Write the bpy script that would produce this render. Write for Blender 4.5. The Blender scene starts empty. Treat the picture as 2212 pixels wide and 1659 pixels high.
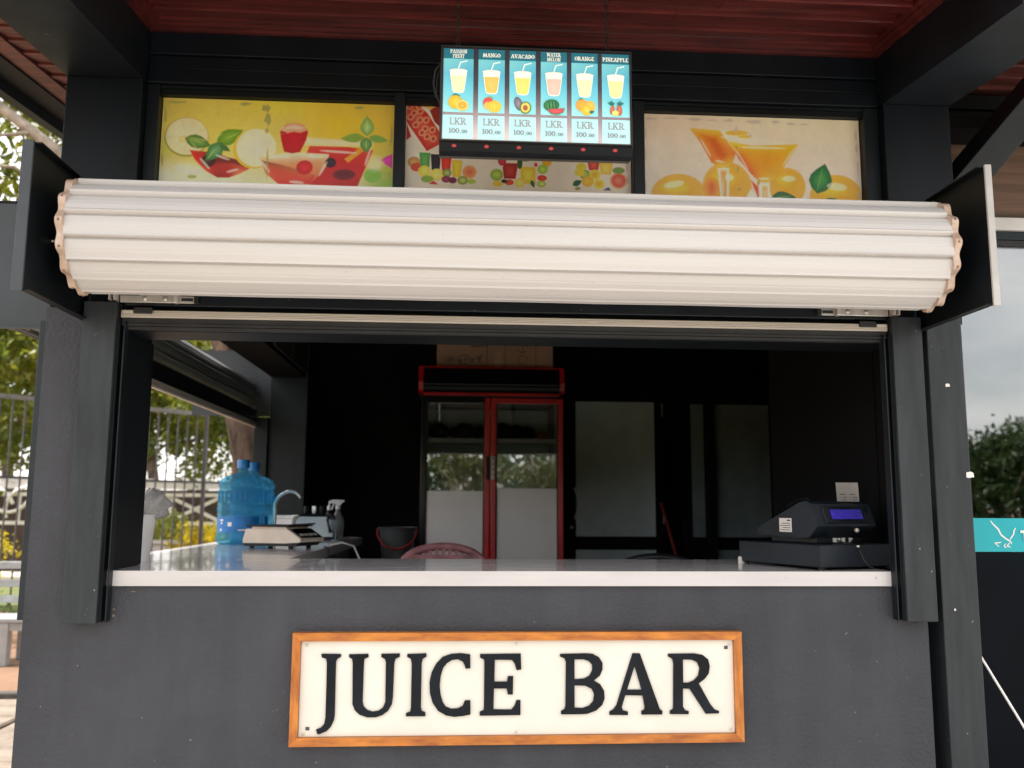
import bpy, bmesh, math, random
import numpy as np
from mathutils import Vector, Matrix

random.seed(7)
rng = np.random.default_rng(7)
SC = bpy.context.scene
COL = SC.collection
PI = math.pi
R = math.radians

# ------------------------------------------------------------------ camera
YAW, PITCH, ROLL = R(3.578), R(7.787), R(0.332)
CAM = Vector((0, -3.0, 1.372))
_f = Vector((math.sin(YAW) * math.cos(PITCH), math.cos(YAW) * math.cos(PITCH), math.sin(PITCH)))
_r = Vector((math.cos(YAW), -math.sin(YAW), 0)); _u = _r.cross(_f)
_r2 = _r * math.cos(ROLL) + _u * math.sin(ROLL); _u2 = -_r * math.sin(ROLL) + _u * math.cos(ROLL)
cd = bpy.data.cameras.new('camera'); cam = bpy.data.objects.new('camera', cd); COL.objects.link(cam)
mw = Matrix((_r2, _u2, -_f)).transposed().to_4x4(); mw.translation = CAM
cam.matrix_world = mw
cd.sensor_width = 36; cd.lens = 36 * 1920 / 2212; cd.clip_end = 2000; cd.clip_start = 0.05
cd.dof.use_dof = True; cd.dof.focus_distance = 3.0; cd.dof.aperture_fstop = 2.6
SC.camera = cam

# ------------------------------------------------------------------ sky, sun, exposure
SUN_EL, SUN_AZ = R(64), R(-84)          # azimuth from +Y (behind the kiosk), negative = to the left
wd = bpy.data.worlds.new('World'); SC.world = wd; wd.use_nodes = True
nt = wd.node_tree; nt.nodes.clear()
out = nt.nodes.new('ShaderNodeOutputWorld'); bg = nt.nodes.new('ShaderNodeBackground')
sky = nt.nodes.new('ShaderNodeTexSky'); sky.sky_type = 'NISHITA'; sky.sun_disc = False
sky.sun_elevation = SUN_EL; sky.sun_rotation = SUN_AZ; sky.dust_density = 2.5; sky.air_density = 1.2
tc = nt.nodes.new('ShaderNodeTexCoord'); mp = nt.nodes.new('ShaderNodeMapping'); mp.inputs['Scale'].default_value = (1.5, 1.5, 4.5)
no = nt.nodes.new('ShaderNodeTexNoise'); no.inputs['Scale'].default_value = 1.6; no.inputs['Detail'].default_value = 7; no.inputs['Roughness'].default_value = .55
cr = nt.nodes.new('ShaderNodeValToRGB'); cr.color_ramp.elements[0].position = .34; cr.color_ramp.elements[1].position = .62
cr.color_ramp.elements[0].color = (.35, .35, .35, 1)
mx = nt.nodes.new('ShaderNodeMix'); mx.data_type = 'RGBA'; mx.inputs['B'].default_value = (8.8, 8.5, 8.2, 1)
nt.links.new(tc.outputs['Generated'], mp.inputs['Vector']); nt.links.new(mp.outputs[0], no.inputs['Vector'])
nt.links.new(no.outputs['Fac'], cr.inputs[0]); nt.links.new(cr.outputs[0], mx.inputs['Factor'])
nt.links.new(sky.outputs[0], mx.inputs['A']); nt.links.new(mx.outputs['Result'], bg.inputs[0])
bg.inputs[1].default_value = 0.12
nt.links.new(bg.outputs[0], out.inputs[0])
sd = bpy.data.lights.new('sun', 'SUN'); sd.energy = 3.6; sd.angle = R(.6); sd.color = (1, .965, .91)
sun = bpy.data.objects.new('sun', sd); COL.objects.link(sun)
_sv = Vector((math.sin(SUN_AZ) * math.cos(SUN_EL), math.cos(SUN_AZ) * math.cos(SUN_EL), math.sin(SUN_EL)))
sun.rotation_euler = _sv.to_track_quat('Z', 'Y').to_euler()
SC.view_settings.view_transform = 'Standard'; SC.view_settings.look = 'None'
SC.view_settings.exposure = 1.22; SC.view_settings.gamma = 1
SC.cycles.max_bounces = 8; SC.cycles.transparent_max_bounces = 24; SC.cycles.use_denoising = True
SC.cycles.caustics_reflective = False; SC.cycles.caustics_refractive = False

# ------------------------------------------------------------------ materials
def lin(c):
    return tuple((x / 255 / 12.92 if x / 255 <= .04045 else ((x / 255 + .055) / 1.055) ** 2.4) for x in c)
MATS = {}
def mat(name, col, rough=.6, var=.12, vs=6, bump=0, bs=80, metal=0, stretch=None, col2=None, detail=5, emis=None, spec=.5, coat=0, speck=0, attr=False, trans=0, rvar=0, bdist=.004, streak=0):
    """procedural Principled material: colour noise, roughness noise and bump (col is linear)"""
    m = bpy.data.materials.new(name); m.use_nodes = True
    t = m.node_tree; b = t.nodes['Principled BSDF']
    b.inputs['Roughness'].default_value = rough; b.inputs['Metallic'].default_value = metal
    b.inputs['Specular IOR Level'].default_value = spec; b.inputs['Coat Weight'].default_value = coat
    N = t.nodes.new; L = t.links.new
    co = N('ShaderNodeTexCoord'); mpp = N('ShaderNodeMapping'); L(co.outputs['Object'], mpp.inputs[0])
    if stretch: mpp.inputs['Scale'].default_value = stretch
    nz = N('ShaderNodeTexNoise'); nz.inputs['Scale'].default_value = vs; nz.inputs['Detail'].default_value = detail; nz.inputs['Roughness'].default_value = .6
    L(mpp.outputs[0], nz.inputs['Vector'])
    c2 = col2 if col2 else tuple(x * (1 - var * 2.2) for x in col); c1 = col if col2 else tuple(min(1, x * (1 + var)) for x in col)
    rp = N('ShaderNodeValToRGB'); rp.color_ramp.elements[0].position = .3; rp.color_ramp.elements[1].position = .7
    rp.color_ramp.elements[0].color = (*c2, 1); rp.color_ramp.elements[1].color = (*c1, 1)
    L(nz.outputs['Fac'], rp.inputs[0]); last = rp.outputs[0]
    if attr:
        a = N('ShaderNodeVertexColor'); a.layer_name = 'Col'
        mm = N('ShaderNodeMix'); mm.data_type = 'RGBA'; mm.blend_type = 'MULTIPLY'; mm.inputs['Factor'].default_value = 1
        L(a.outputs[0], mm.inputs['A']); L(last, mm.inputs['B']); last = mm.outputs['Result']; L(a.outputs['Alpha'], b.inputs['Alpha'])
    if speck:
        n2 = N('ShaderNodeTexNoise'); n2.inputs['Scale'].default_value = 55; n2.inputs['Detail'].default_value = 2
        r2 = N('ShaderNodeValToRGB'); r2.color_ramp.elements[0].position = .74; r2.color_ramp.elements[1].position = .78
        L(co.outputs['Object'], n2.inputs['Vector']); L(n2.outputs['Fac'], r2.inputs[0])
        mm = N('ShaderNodeMix'); mm.data_type = 'RGBA'; mm.inputs['B'].default_value = (speck, speck, speck * .95, 1)
        L(r2.outputs[0], mm.inputs['Factor']); L(last, mm.inputs['A']); last = mm.outputs['Result']
    if streak:
        m4 = N('ShaderNodeMapping'); m4.inputs['Scale'].default_value = (7, 7, .7); L(co.outputs['Object'], m4.inputs[0])
        n4 = N('ShaderNodeTexNoise'); n4.inputs['Scale'].default_value = 1.3; n4.inputs['Detail'].default_value = 7; n4.inputs['Roughness'].default_value = .65; L(m4.outputs[0], n4.inputs['Vector'])
        r4 = N('ShaderNodeValToRGB'); r4.color_ramp.elements[0].position = .36; r4.color_ramp.elements[1].position = .66
        r4.color_ramp.elements[0].color = (1 - streak,) * 3 + (1,); r4.color_ramp.elements[1].color = (1 + streak * .5,) * 3 + (1,); L(n4.outputs['Fac'], r4.inputs[0])
        mm = N('ShaderNodeMix'); mm.data_type = 'RGBA'; mm.blend_type = 'MULTIPLY'; mm.inputs['Factor'].default_value = 1; L(last, mm.inputs['A']); L(r4.outputs[0], mm.inputs['B']); last = mm.outputs['Result']
    L(last, b.inputs['Base Color'])
    if emis:
        L(last, b.inputs['Emission Color']); b.inputs['Emission Strength'].default_value = emis
    if rvar:
        ma = N('ShaderNodeMapRange'); ma.inputs['To Min'].default_value = max(0, rough - rvar); ma.inputs['To Max'].default_value = rough + rvar
        n3 = N('ShaderNodeTexNoise'); n3.inputs['Scale'].default_value = 9; n3.inputs['Detail'].default_value = 6
        L(mpp.outputs[0], n3.inputs['Vector']); L(n3.outputs['Fac'], ma.inputs['Value']); L(ma.outputs[0], b.inputs['Roughness'])
    if bump:
        nb = N('ShaderNodeTexNoise'); nb.inputs['Scale'].default_value = bs; nb.inputs['Detail'].default_value = 6
        L(mpp.outputs[0], nb.inputs['Vector']); bp = N('ShaderNodeBump'); bp.inputs['Strength'].default_value = bump; bp.inputs['Distance'].default_value = bdist
        L(nb.outputs['Fac'], bp.inputs['Height']); L(bp.outputs[0], b.inputs['Normal'])
    if trans:
        tr = N('ShaderNodeBsdfTranslucent'); L(last, tr.inputs[0]); ms = N('ShaderNodeMixShader'); ms.inputs[0].default_value = trans
        L(b.outputs[0], ms.inputs[1]); L(tr.outputs[0], ms.inputs[2]); L(ms.outputs[0], t.nodes['Material Output'].inputs[0])
    MATS[name] = m
    return m
def glassmat(name, tint, refl, rough=0.0):
    m = bpy.data.materials.new(name); m.use_nodes = True; t = m.node_tree; t.nodes.clear()
    o = t.nodes.new('ShaderNodeOutputMaterial'); a = t.nodes.new('ShaderNodeBsdfTransparent'); a.inputs[0].default_value = (*tint, 1)
    g = t.nodes.new('ShaderNodeBsdfGlossy'); g.inputs['Roughness'].default_value = rough; g.inputs[0].default_value = (1, 1, 1, 1)
    fr = t.nodes.new('ShaderNodeFresnel'); fr.inputs[0].default_value = 1.5
    ad = t.nodes.new('ShaderNodeMath'); ad.operation = 'ADD'; ad.inputs[1].default_value = refl; ad.use_clamp = True
    nz = t.nodes.new('ShaderNodeTexNoise'); nz.inputs['Scale'].default_value = 1.4; bp = t.nodes.new('ShaderNodeBump'); bp.inputs['Strength'].default_value = .04; bp.inputs['Distance'].default_value = .02
    tc_ = t.nodes.new('ShaderNodeTexCoord'); t.links.new(tc_.outputs['Object'], nz.inputs['Vector'])
    t.links.new(nz.outputs['Fac'], bp.inputs['Height']); t.links.new(bp.outputs[0], g.inputs['Normal'])
    x = t.nodes.new('ShaderNodeMixShader')
    t.links.new(fr.outputs[0], ad.inputs[0]); t.links.new(ad.outputs[0], x.inputs[0]); t.links.new(a.outputs[0], x.inputs[1]); t.links.new(g.outputs[0], x.inputs[2]); t.links.new(x.outputs[0], o.inputs[0])
    MATS[name] = m
    return m

mat('stucco', (.050, .052, .061), .6, .14, 1.6, bump=.55, bs=85, speck=.22, streak=.09, spec=.32, rvar=.1, bdist=.010)
mat('paint_dark', (.008, .011, .015), .42, .2, 4, spec=.25, bump=.12, bs=40, speck=.12, rvar=.1)
mat('paint_upper', (.0045, .007, .011), .45, .2, 5, spec=.22, bump=.25, bs=30, stretch=(1, 1, .4))
mat('paint_grey', (.030, .035, .040), .45, .2, 5, bump=.10, bs=60, stretch=(4, 4, .5), speck=.25, rvar=.12, streak=.2, spec=.3)
mat('panel_grey', (.014, .021, .025), .5, .12, 3, bump=.06, spec=.25)
mat('plate_dark', (.006, .008, .010), .5, .2, 4, spec=.2)
mat('plate_blue', (.042, .050, .060), .45, .15, 4)
mat('side_rail', (.026, .033, .038), .5, .15, 5, spec=.3)
mat('flange_white', (.44, .42, .40), .5, .08, 8)
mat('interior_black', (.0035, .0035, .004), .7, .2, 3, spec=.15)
mat('interior_board', (.03, .032, .032), .6, .25, 3, bump=.1)
mat('shutter_white', (.555, .53, .515), .40, .04, 2, speck=.42, stretch=(.25, 4, 4), bump=.03, bs=20, rvar=.08)
mat('shutter_inside', (.11, .115, .10), .35, .2, 3, stretch=(3, .4, 3))
mat('strip_bronze', (.60, .47, .39), .35, .1, 14, metal=.1, col2=(.42, .28, .20))
mat('rivet_brown', (.22, .11, .06), .5, .2, 9)
mat('aluminium', (.66, .60, .54), .38, .05, 20, metal=.25, stretch=(.2, 4, 4))
mat('steel', (.62, .58, .53), .32, .1, 20, metal=.45)
mat('rubber', (.02, .02, .022), .7, .2, 10)
mat('white_paint', (.62, .60, .58), .45, .06, 8, bump=.05)
mat('counter_white', (.58, .55, .555), .16, .05, 5, bump=.06, bs=14, stretch=(.5, 3, 3), rvar=.08, coat=.3, speck=.3)
mat('red_wood', (.135, .022, .020), .27, .3, 7, coat=.25, stretch=(.5, 3, 3), bump=.04, bs=12, col2=(.045, .009, .009))
mat('red_wood_lit', (.22, .06, .045), .45, .3, 7, stretch=(.6, 8, 8), bump=.2, bs=14, col2=(.05, .012, .010))
mat('brown_wood', (.17, .095, .06), .6, .25, 4, stretch=(.4, 5, 8), bump=.15, bs=10, col2=(.07, .04, .027))
mat('sign_wood', (.62, .215, .026), .40, .2, 9, stretch=(1.2, 5, 5), bump=.15, bs=12, col2=(.30, .078, .010))
mat('sign_wood_v', (.62, .215, .026), .40, .2, 9, stretch=(5, 5, 1.2), bump=.15, bs=12, col2=(.30, .078, .010))
mat('sign_cream', (.74, .70, .62), .5, .03, 5, bump=.03)
mat('letter_black', (.005, .008, .013), .35, .3, 9, rvar=.1, spec=.18)
mat('print', (1, 1, 1), .38, .05, 12, attr=True)
mat('print_lit', (1, 1, 1), .5, .02, 12, attr=True, emis=.11)
mat('dull_white', (.62, .60, .58), .4, .05, 6)
mat('sheet_white', (.84, .81, .80), .35, .03, 3)
mat('frost_panel', (.66, .75, .77), .28, .12, 2)
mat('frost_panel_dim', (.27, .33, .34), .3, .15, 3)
mat('fridge_red', (.58, .010, .012), .3, .15, 6)
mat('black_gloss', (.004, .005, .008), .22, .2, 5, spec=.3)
mat('fridge_inner', (.62, .68, .68), .5, .1, 4)
mat('fruit_dark', (.035, .02, .015), .5, .3, 8)
mat('fruit_orange', (.45, .12, .01), .5, .2, 8)
mat('cardboard', (.42, .26, .16), .75, .06, 4, bump=.05)
mat('marker', (.06, .035, .03), .7, .1)
mat('tape', (.5, .3, .2), .4, .1)
mat('blue_cap', (.02, .22, .60), .3, .1, 6)
mat('blue_label', (.01, .20, .58), .4, .15, 14)
mat('scale_white', (.72, .62, .52), .45, .06, 8)
mat('plastic_black', (.009, .010, .013), .4, .2, 10, bump=.1, bs=300, spec=.25)
mat('register', (.009, .013, .019), .45, .2, 8, bump=.08, bs=300, spec=.25)
mat('screen_blue', (.025, .015, .30), .3, .3, 60, emis=.10)
mat('paper', (.75, .70, .66), .7, .04, 8)
mat('ink', (.06, .06, .065), .6, .1)
mat('chrome', (.85, .83, .8), .25, .05, 6, metal=.8)
mat('plastic_clear', (.35, .37, .38), .15, .1, 8, trans=.4)
mat('plastic_white', (.88, .86, .84), .35, .05, 8)
mat('bag', (.62, .60, .59), .25, .25, 9, trans=.3, bump=.5, bs=25)
mat('chair_maroon', (.42, .17, .18), .4, .25, 12)
mat('chair_black', (.02, .024, .028), .3, .2, 9)
mat('bucket_grey', (.055, .057, .06), .45, .15, 8)
mat('handle_red', (.35, .03, .02), .4, .15, 8)
mat('led_red', (.42, .03, .03), .3, .1, 8)
mat('chain_dark', (.03, .028, .026), .5, .2, 9, metal=.5)
mat('reflection_black', (.004, .006, .009), .4, .2, 3, spec=.05)
mat('teal', (.005, .40, .46), .4, .04, 3)
mat('teal_net', (.10, .30, .30), .7, .3, 40)
mat('fence_iron', (.06, .06, .062), .55, .15, 8)
mat('fence_rail', (.16, .155, .15), .5, .15, 8)
mat('bench_paint', (.36, .37, .37), .55, .12, 7, bump=.1)
mat('bark', (.16, .105, .075), .85, .4, 9, bump=.8, bs=14, stretch=(1, 1, .35), bdist=.03)
mat('bark_pale', (.40, .33, .27), .85, .3, 7, bump=.6, bs=12, bdist=.02)
mat('leaf', (.12, .18, .022), .5, .3, 1.6, col2=(.045, .10, .02), trans=.5)
mat('leaf_yellow', (.26, .25, .022), .5, .2, 1.8, col2=(.08, .14, .018), trans=.5)
mat('leaf_dark', (.055, .095, .016), .5, .3, 1.2, col2=(.02, .05, .012), trans=.35)
mat('leaf_olive', (.15, .145, .045), .5, .25, 1.5, col2=(.07, .085, .025), trans=.4)
mat('shrub_yellow', (.75, .55, .015), .5, .2, 4, col2=(.42, .38, .02), trans=.4)
mat('shrub_pale', (.5, .48, .12), .5, .2, 4, col2=(.25, .32, .06), trans=.4)
mat('dirt', (.27, .15, .085), .95, .2, 1.1, col2=(.17, .10, .06), bump=.5, bs=18, bdist=.02)
mat('slab', (.25, .20, .155), .9, .2, 5, bump=.4, bs=25, bdist=.01)
mat('slab_grey', (.27, .23, .19), .9, .2, 5, bump=.4, bs=25, bdist=.01)
mat('concrete', (.55, .52, .48), .9, .2, 2, bump=.3, bs=30)
mat('kerb', (.10, .09, .08), .9, .25, 6, bump=.4, bs=20)
mat('cream_wall', (.80, .70, .55), .85, .08, 1.2, bump=.15, bs=12)
mat('pale_roof', (.66, .70, .72), .6, .08, 2)
mat('lattice_white', (.78, .74, .70), .6, .08, 6)
mat('dark_hedge', (.045, .03, .022), .9, .4, 3, bump=.4, bs=10)
mat('roof_metal', (.06, .06, .065), .5, .2, 3)
mat('grass', (.09, .13, .03), .95, .3, 2, bump=.5, bs=20, col2=(.16, .13, .05))
glassmat('glass_front', (.55, .60, .62), .17, .012)
glassmat('glass_fridge', (.95, .98, .99), .15)
def bottlemat():
    m = mat('blue_water', (.16, .52, .78), .12, .12, 5, trans=.55); t = m.node_tree
    o = t.nodes['Material Output']; src = o.inputs[0].links[0].from_socket
    tr = t.nodes.new('ShaderNodeBsdfTransparent'); tr.inputs[0].default_value = (.45, .80, .93, 1)
    x = t.nodes.new('ShaderNodeMixShader'); x.inputs[0].default_value = .64
    t.links.new(src, x.inputs[1]); t.links.new(tr.outputs[0], x.inputs[2]); t.links.new(x.outputs[0], o.inputs[0])
bottlemat()
glassmat('glass_clear', (.8, .82, .83), .08)

# ------------------------------------------------------------------ mesh helpers
def tag(o, label=None, cat=None, group=None, kind=None):
    if label: o['label'] = label
    if cat: o['category'] = cat
    if group: o['group'] = group
    if kind: o['kind'] = kind
    return o
def thing(name, label, cat, loc=(0, 0, 0), rz=0, group=None):
    o = bpy.data.objects.new(name, None); COL.objects.link(o); o.location = loc; o.rotation_euler = (0, 0, rz)
    o.empty_display_size = .1
    return tag(o, label, cat, group)
def link(name, me, m, parent=None, local=False, smooth=None):
    """one mesh object; world-space verts are shifted to the parent's base unless local"""
    if m is not None and not len(me.materials):
        for x in (m if isinstance(m, (list, tuple)) else [m]): me.materials.append(MATS[x])
    o = bpy.data.objects.new(name, me); COL.objects.link(o)
    if parent is not None:
        o.parent = parent
        if not local:
            q = parent; off = Vector()
            while q is not None: off += q.location; q = q.parent
            me.transform(Matrix.Translation(-off))
    if smooth is not None:
        for p in me.polygons: p.use_smooth = True
        try:
            me.set_sharp_from_angle(angle=smooth)
        except Exception: pass
    return o
def obj(name, bm, m, parent=None, local=False, smooth=None, bevel=0, seg=2):
    if bevel:
        bmesh.ops.bevel(bm, geom=[e for e in bm.edges if len(e.link_faces) == 2 and e.calc_face_angle(0) > .5], offset=bevel, segments=seg, affect='EDGES', profile=.5, clamp_overlap=True)
    bmesh.ops.recalc_face_normals(bm, faces=bm.faces)
    me = bpy.data.meshes.new(name); bm.to_mesh(me); bm.free()
    return link(name, me, m, parent, local, smooth)
def B(): return bmesh.new()
def box(bm, x0, x1, y0, y1, z0, z1, M=None):
    r = bmesh.ops.create_cube(bm, size=1)['verts']
    T = Matrix.Translation(((x0 + x1) / 2, (y0 + y1) / 2, (z0 + z1) / 2)) @ Matrix.Diagonal((abs(x1 - x0), abs(y1 - y0), abs(z1 - z0), 1))
    bmesh.ops.transform(bm, matrix=(M @ T if M else T), verts=r)
    return bm
def bx(*a): return box(B(), *a)
def prism(bm, pts, axis, a0, a1):
    """extrude a polygon; axis 'y': pts are (x,z), 'x': (y,z), 'z': (x,y)"""
    def P(p, a): return {'y': (p[0], a, p[1]), 'x': (a, p[0], p[1]), 'z': (p[0], p[1], a)}[axis]
    A = [bm.verts.new(P(p, a0)) for p in pts]; C = [bm.verts.new(P(p, a1)) for p in pts]
    bm.faces.new(A); bm.faces.new(C[::-1])
    for i in range(len(pts)):
        j = (i + 1) % len(pts); bm.faces.new((A[i], C[i], C[j], A[j]))
    return bm
def lathe(bm, prof, n=28, c=(0, 0, 0), cap=True):
    rings = []
    for r, z in prof:
        rings.append([bm.verts.new((c[0] + r * math.cos(2 * PI * i / n), c[1] + r * math.sin(2 * PI * i / n), c[2] + z)) for i in range(n)])
    for a, b in zip(rings, rings[1:]):
        for i in range(n): bm.faces.new((a[i], a[(i + 1) % n], b[(i + 1) % n], b[i]))
    if cap: bm.faces.new(rings[0][::-1]); bm.faces.new(rings[-1])
    return bm
def tube(bm, pts, r, n=8, closed=False, cap=True):
    pts = [Vector(p) for p in pts]; rs = r if isinstance(r, (list, tuple)) else [r] * len(pts)
    rings = []; up = None
    for i, p in enumerate(pts):
        if closed: d = pts[(i + 1) % len(pts)] - pts[i - 1]
        else: d = pts[min(i + 1, len(pts) - 1)] - pts[max(i - 1, 0)]
        d.normalize()
        if up is None: up = Vector((0, 0, 1)) if abs(d.z) < .9 else Vector((1, 0, 0))
        s = d.cross(up).normalized(); up = s.cross(d).normalized()
        rings.append([bm.verts.new(p + (s * math.cos(2 * PI * k / n) + up * math.sin(2 * PI * k / n)) * rs[i]) for k in range(n)])
    R2 = list(zip(rings, rings[1:])) + ([(rings[-1], rings[0])] if closed else [])
    for a, b in R2:
        for k in range(n): bm.faces.new((a[k], a[(k + 1) % n], b[(k + 1) % n], b[k]))
    if cap and not closed: bm.faces.new(rings[0][::-1]); bm.faces.new(rings[-1])
    return bm
def beam(bm, a, b, w, h, roll=0):
    """square-section bar from a to b"""
    a = Vector(a); b = Vector(b); d = (b - a); L = d.length; d.normalize()
    q = d.to_track_quat('X', 'Z').to_matrix().to_4x4()
    M = Matrix.Translation((a + b) / 2) @ q @ Matrix.Rotation(roll, 4, 'X')
    return box(bm, -L / 2, L / 2, -w / 2, w / 2, -h / 2, h / 2, M)
def ball(bm, c, r, sub=2, sc=(1, 1, 1), noise=0):
    v = bmesh.ops.create_icosphere(bm, subdivisions=sub, radius=r)['verts']
    for x in v:
        k = 1 + noise * (random.random() - .5)
        x.co = Vector((x.co.x * sc[0] * k + c[0], x.co.y * sc[1] * k + c[1], x.co.z * sc[2] * k + c[2]))
    return bm
def shape2d(name, loops, m, parent, origin, depth, thick_dir=-1, scale=1.0):
    """extruded outline with holes in the XZ plane (front face looks to -Y)"""
    cu = bpy.data.curves.new(name, 'CURVE'); cu.dimensions = '2D'; cu.fill_mode = 'BOTH'; cu.extrude = depth / 2
    for lp in loops:
        s = cu.splines.new('POLY'); s.points.add(len(lp) - 1); s.use_cyclic_u = True
        for i, (x, y) in enumerate(lp): s.points[i].co = (x * scale, y * scale, 0, 1)
    t = bpy.data.objects.new('tmp', cu); COL.objects.link(t)
    dg = bpy.context.evaluated_depsgraph_get(); me = bpy.data.meshes.new_from_object(t.evaluated_get(dg))
    bpy.data.objects.remove(t); bpy.data.curves.remove(cu)
    me.transform(Matrix.Translation(origin) @ Matrix.Rotation(PI / 2, 4, 'X')); me.name = name; me.materials.clear()
    return link(name, me, m, parent)

# ---- flat printed artwork: coloured polygons, each layer a hair in front of the last
class Art:
    def __init__(s, mp, y, step=.00015):
        s.mp = mp; s.y = y; s.k = 0; s.f = 0; s.prims = []; s.step = step; s.V = []; s.F = []; s.C = []
    def _l(s): s.k += 1; return s.y - s.k * s.step
    def poly(s, pts, c, cc=None, a=1.0, f=None):
        """fan from the centroid: rim colour c, centre colour cc (or per-point list in c); soft rim of width f, opacity a"""
        f = s.f if f is None else f
        y = s._l(); P = [s.mp(*p) for p in pts]; n = len(P)
        cx = sum(p[0] for p in P) / n; cz = sum(p[1] for p in P) / n; i0 = len(s.V)
        cl = c if isinstance(c, list) else [c] * n
        s.prims.append(('poly', P, cl, cc or tuple(sum(q[k] for q in cl) / n for k in range(3)), a, f))
        s.V.append((cx, y, cz)); s.C.append((*(cc or tuple(sum(q[k] for q in cl) / n for k in range(3))), a))
        def ring(d, al):
            for p, q in zip(P, cl):
                vx, vz = p[0] - cx, p[1] - cz; L = math.hypot(vx, vz) or 1; k = max(.3, 1 + d / L)
                s.V.append((cx + vx * k, y, cz + vz * k)); s.C.append((*q, al))
        ring(0, a)
        for i in range(n): s.F.append((i0, i0 + 1 + i, i0 + 1 + (i + 1) % n))
        return s
    def ell(s, cx, cy, rx, ry, c, cc=None, rot=0, n=28, a0=0, a1=2 * PI, a=1.0, f=None):
        full = abs(a1 - a0 - 2 * PI) < 1e-6; op = a
        A = [a0 + (a1 - a0) * i / (n if full else n - 1) for i in range(n)]
        cr_, sr = math.cos(rot), math.sin(rot)
        return s.poly([(cx + rx * math.cos(a) * cr_ - ry * math.sin(a) * sr, cy + rx * math.cos(a) * sr + ry * math.sin(a) * cr_) for a in A], c, cc, op, f)
    def leaf(s, x0, y0, x1, y1, w, c, cc=None):
        dx, dy = x1 - x0, y1 - y0; P = []
        for t in (0, .15, .35, .55, .75, .9, 1): P.append((t, math.sin(PI * t ** .8) * w))
        pts = [(x0 + dx * t - dy * k, y0 + dy * t + dx * k) for t, k in P] + [(x0 + dx * t + dy * k, y0 + dy * t - dx * k) for t, k in P[-2:0:-1]]
        return s.poly(pts, c, cc)
    def grid(s, x0, x1, y0, y1, rows):
        """colour grid as the print's ground"""
        y = s._l(); nr = len(rows); nc = len(rows[0]); i0 = len(s.V); s.prims.append(('grid', (*s.mp(x0, y0)[:1], s.mp(x1, y0)[0], s.mp(x0, y0)[1], s.mp(x0, y1)[1]), rows, None, 1, 0))
        for r in range(nr):
            for q in range(nc):
                p = s.mp(x0 + (x1 - x0) * q / (nc - 1), y0 + (y1 - y0) * r / (nr - 1)); s.V.append((p[0], y, p[1])); s.C.append((*rows[r][q], 1.0))
        for r in range(nr - 1):
            for q in range(nc - 1):
                a = i0 + r * nc + q; s.F.append((a, a + nc, a + nc + 1, a + 1))
        return s
    def glow(s, *q, c=(250, 244, 230), a=.45, f=.006):
        for (x, y, rx, ry, rot) in q: s.ell(x, y, rx, ry, c, c, rot, 14, a=a, f=f)
    def worn(s, pts, c, seed=0):
        rr = random.Random(seed)
        for (x, y, w, h) in pts:
            n = 14; s.poly([(x + w * math.cos(2 * PI * i / n) * (.5 + rr.random() * .7), y + h * math.sin(2 * PI * i / n) * (.4 + rr.random() * .8)) for i in range(n)], c)
    def raster(s, name, m, parent, ext, nx, nz, gain=1.0):
        """the same layers composited into one finely divided sheet with a colour per vertex (soft-edged print)"""
        X0, X1, Z0, Z1 = ext; gx = np.linspace(X0, X1, nx); gz = np.linspace(Z1, Z0, nz); C = np.zeros((nz, nx, 3)); g = np.random.default_rng(5)
        for kind, P, cl, cc, a, f in s.prims:
            if kind == 'grid':
                x0, x1, y0, y1 = P; rows = np.array([[lin(c) for c in r] for r in cl]); nr, nc = rows.shape[:2]
                u = np.clip((gx - x0) / (x1 - x0), 0, 1) * (nc - 1); v = np.clip((gz - y0) / (y1 - y0), 0, 1) * (nr - 1)
                iu = np.minimum(u.astype(int), nc - 2); iv = np.minimum(v.astype(int), nr - 2); fu = (u - iu)[None, :, None]; fv = (v - iv)[:, None, None]
                fu = fu * fu * (3 - 2 * fu); fv = fv * fv * (3 - 2 * fv)
                C = (rows[iv][:, iu] * (1 - fu) + rows[iv][:, iu + 1] * fu) * (1 - fv) + (rows[iv + 1][:, iu] * (1 - fu) + rows[iv + 1][:, iu + 1] * fu) * fv
                continue
            P = np.array(P); f = max(f, .0009); lo = P.min(0) - f * 1.5; hi = P.max(0) + f * 1.5
            ix = np.where((gx >= lo[0]) & (gx <= hi[0]))[0]; iz = np.where((gz >= lo[1]) & (gz <= hi[1]))[0]
            if not len(ix) or not len(iz): continue
            QX, QZ = np.meshgrid(gx[ix], gz[iz]); ins = np.zeros(QX.shape, bool); dm = np.full(QX.shape, 9.0); n = len(P); wsum = np.zeros(QX.shape); col = np.zeros(QX.shape + (3,))
            LC = [np.array(lin(c)) for c in cl]
            for i in range(n):
                a_, b_ = P[i], P[(i + 1) % n]; d = b_ - a_; L2 = d @ d + 1e-12
                t = np.clip(((QX - a_[0]) * d[0] + (QZ - a_[1]) * d[1]) / L2, 0, 1); dist = np.hypot(QX - a_[0] - t * d[0], QZ - a_[1] - t * d[1]); dm = np.minimum(dm, dist)
                cr_ = (a_[1] > QZ) != (b_[1] > QZ); xi = a_[0] + (QZ - a_[1]) / (d[1] if abs(d[1]) > 1e-12 else 1e-12) * d[0]; ins ^= cr_ & (QX < xi)
                w = 1 / (dist + .002) ** 2; wsum += w; col += w[..., None] * ((1 - t)[..., None] * LC[i] + t[..., None] * LC[(i + 1) % n])
            col /= wsum[..., None]; sd = np.where(ins, dm, -dm); mxd = max(sd.max(), 1e-6)
            u = np.clip(sd / mxd, 0, 1)[..., None]; u = u * u * (3 - 2 * u); col = col * (1 - u) + np.array(lin(cc)) * u
            al = np.clip((sd + f * .5) / f, 0, 1); al = (al * al * (3 - 2 * al) * a)[..., None]
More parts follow.
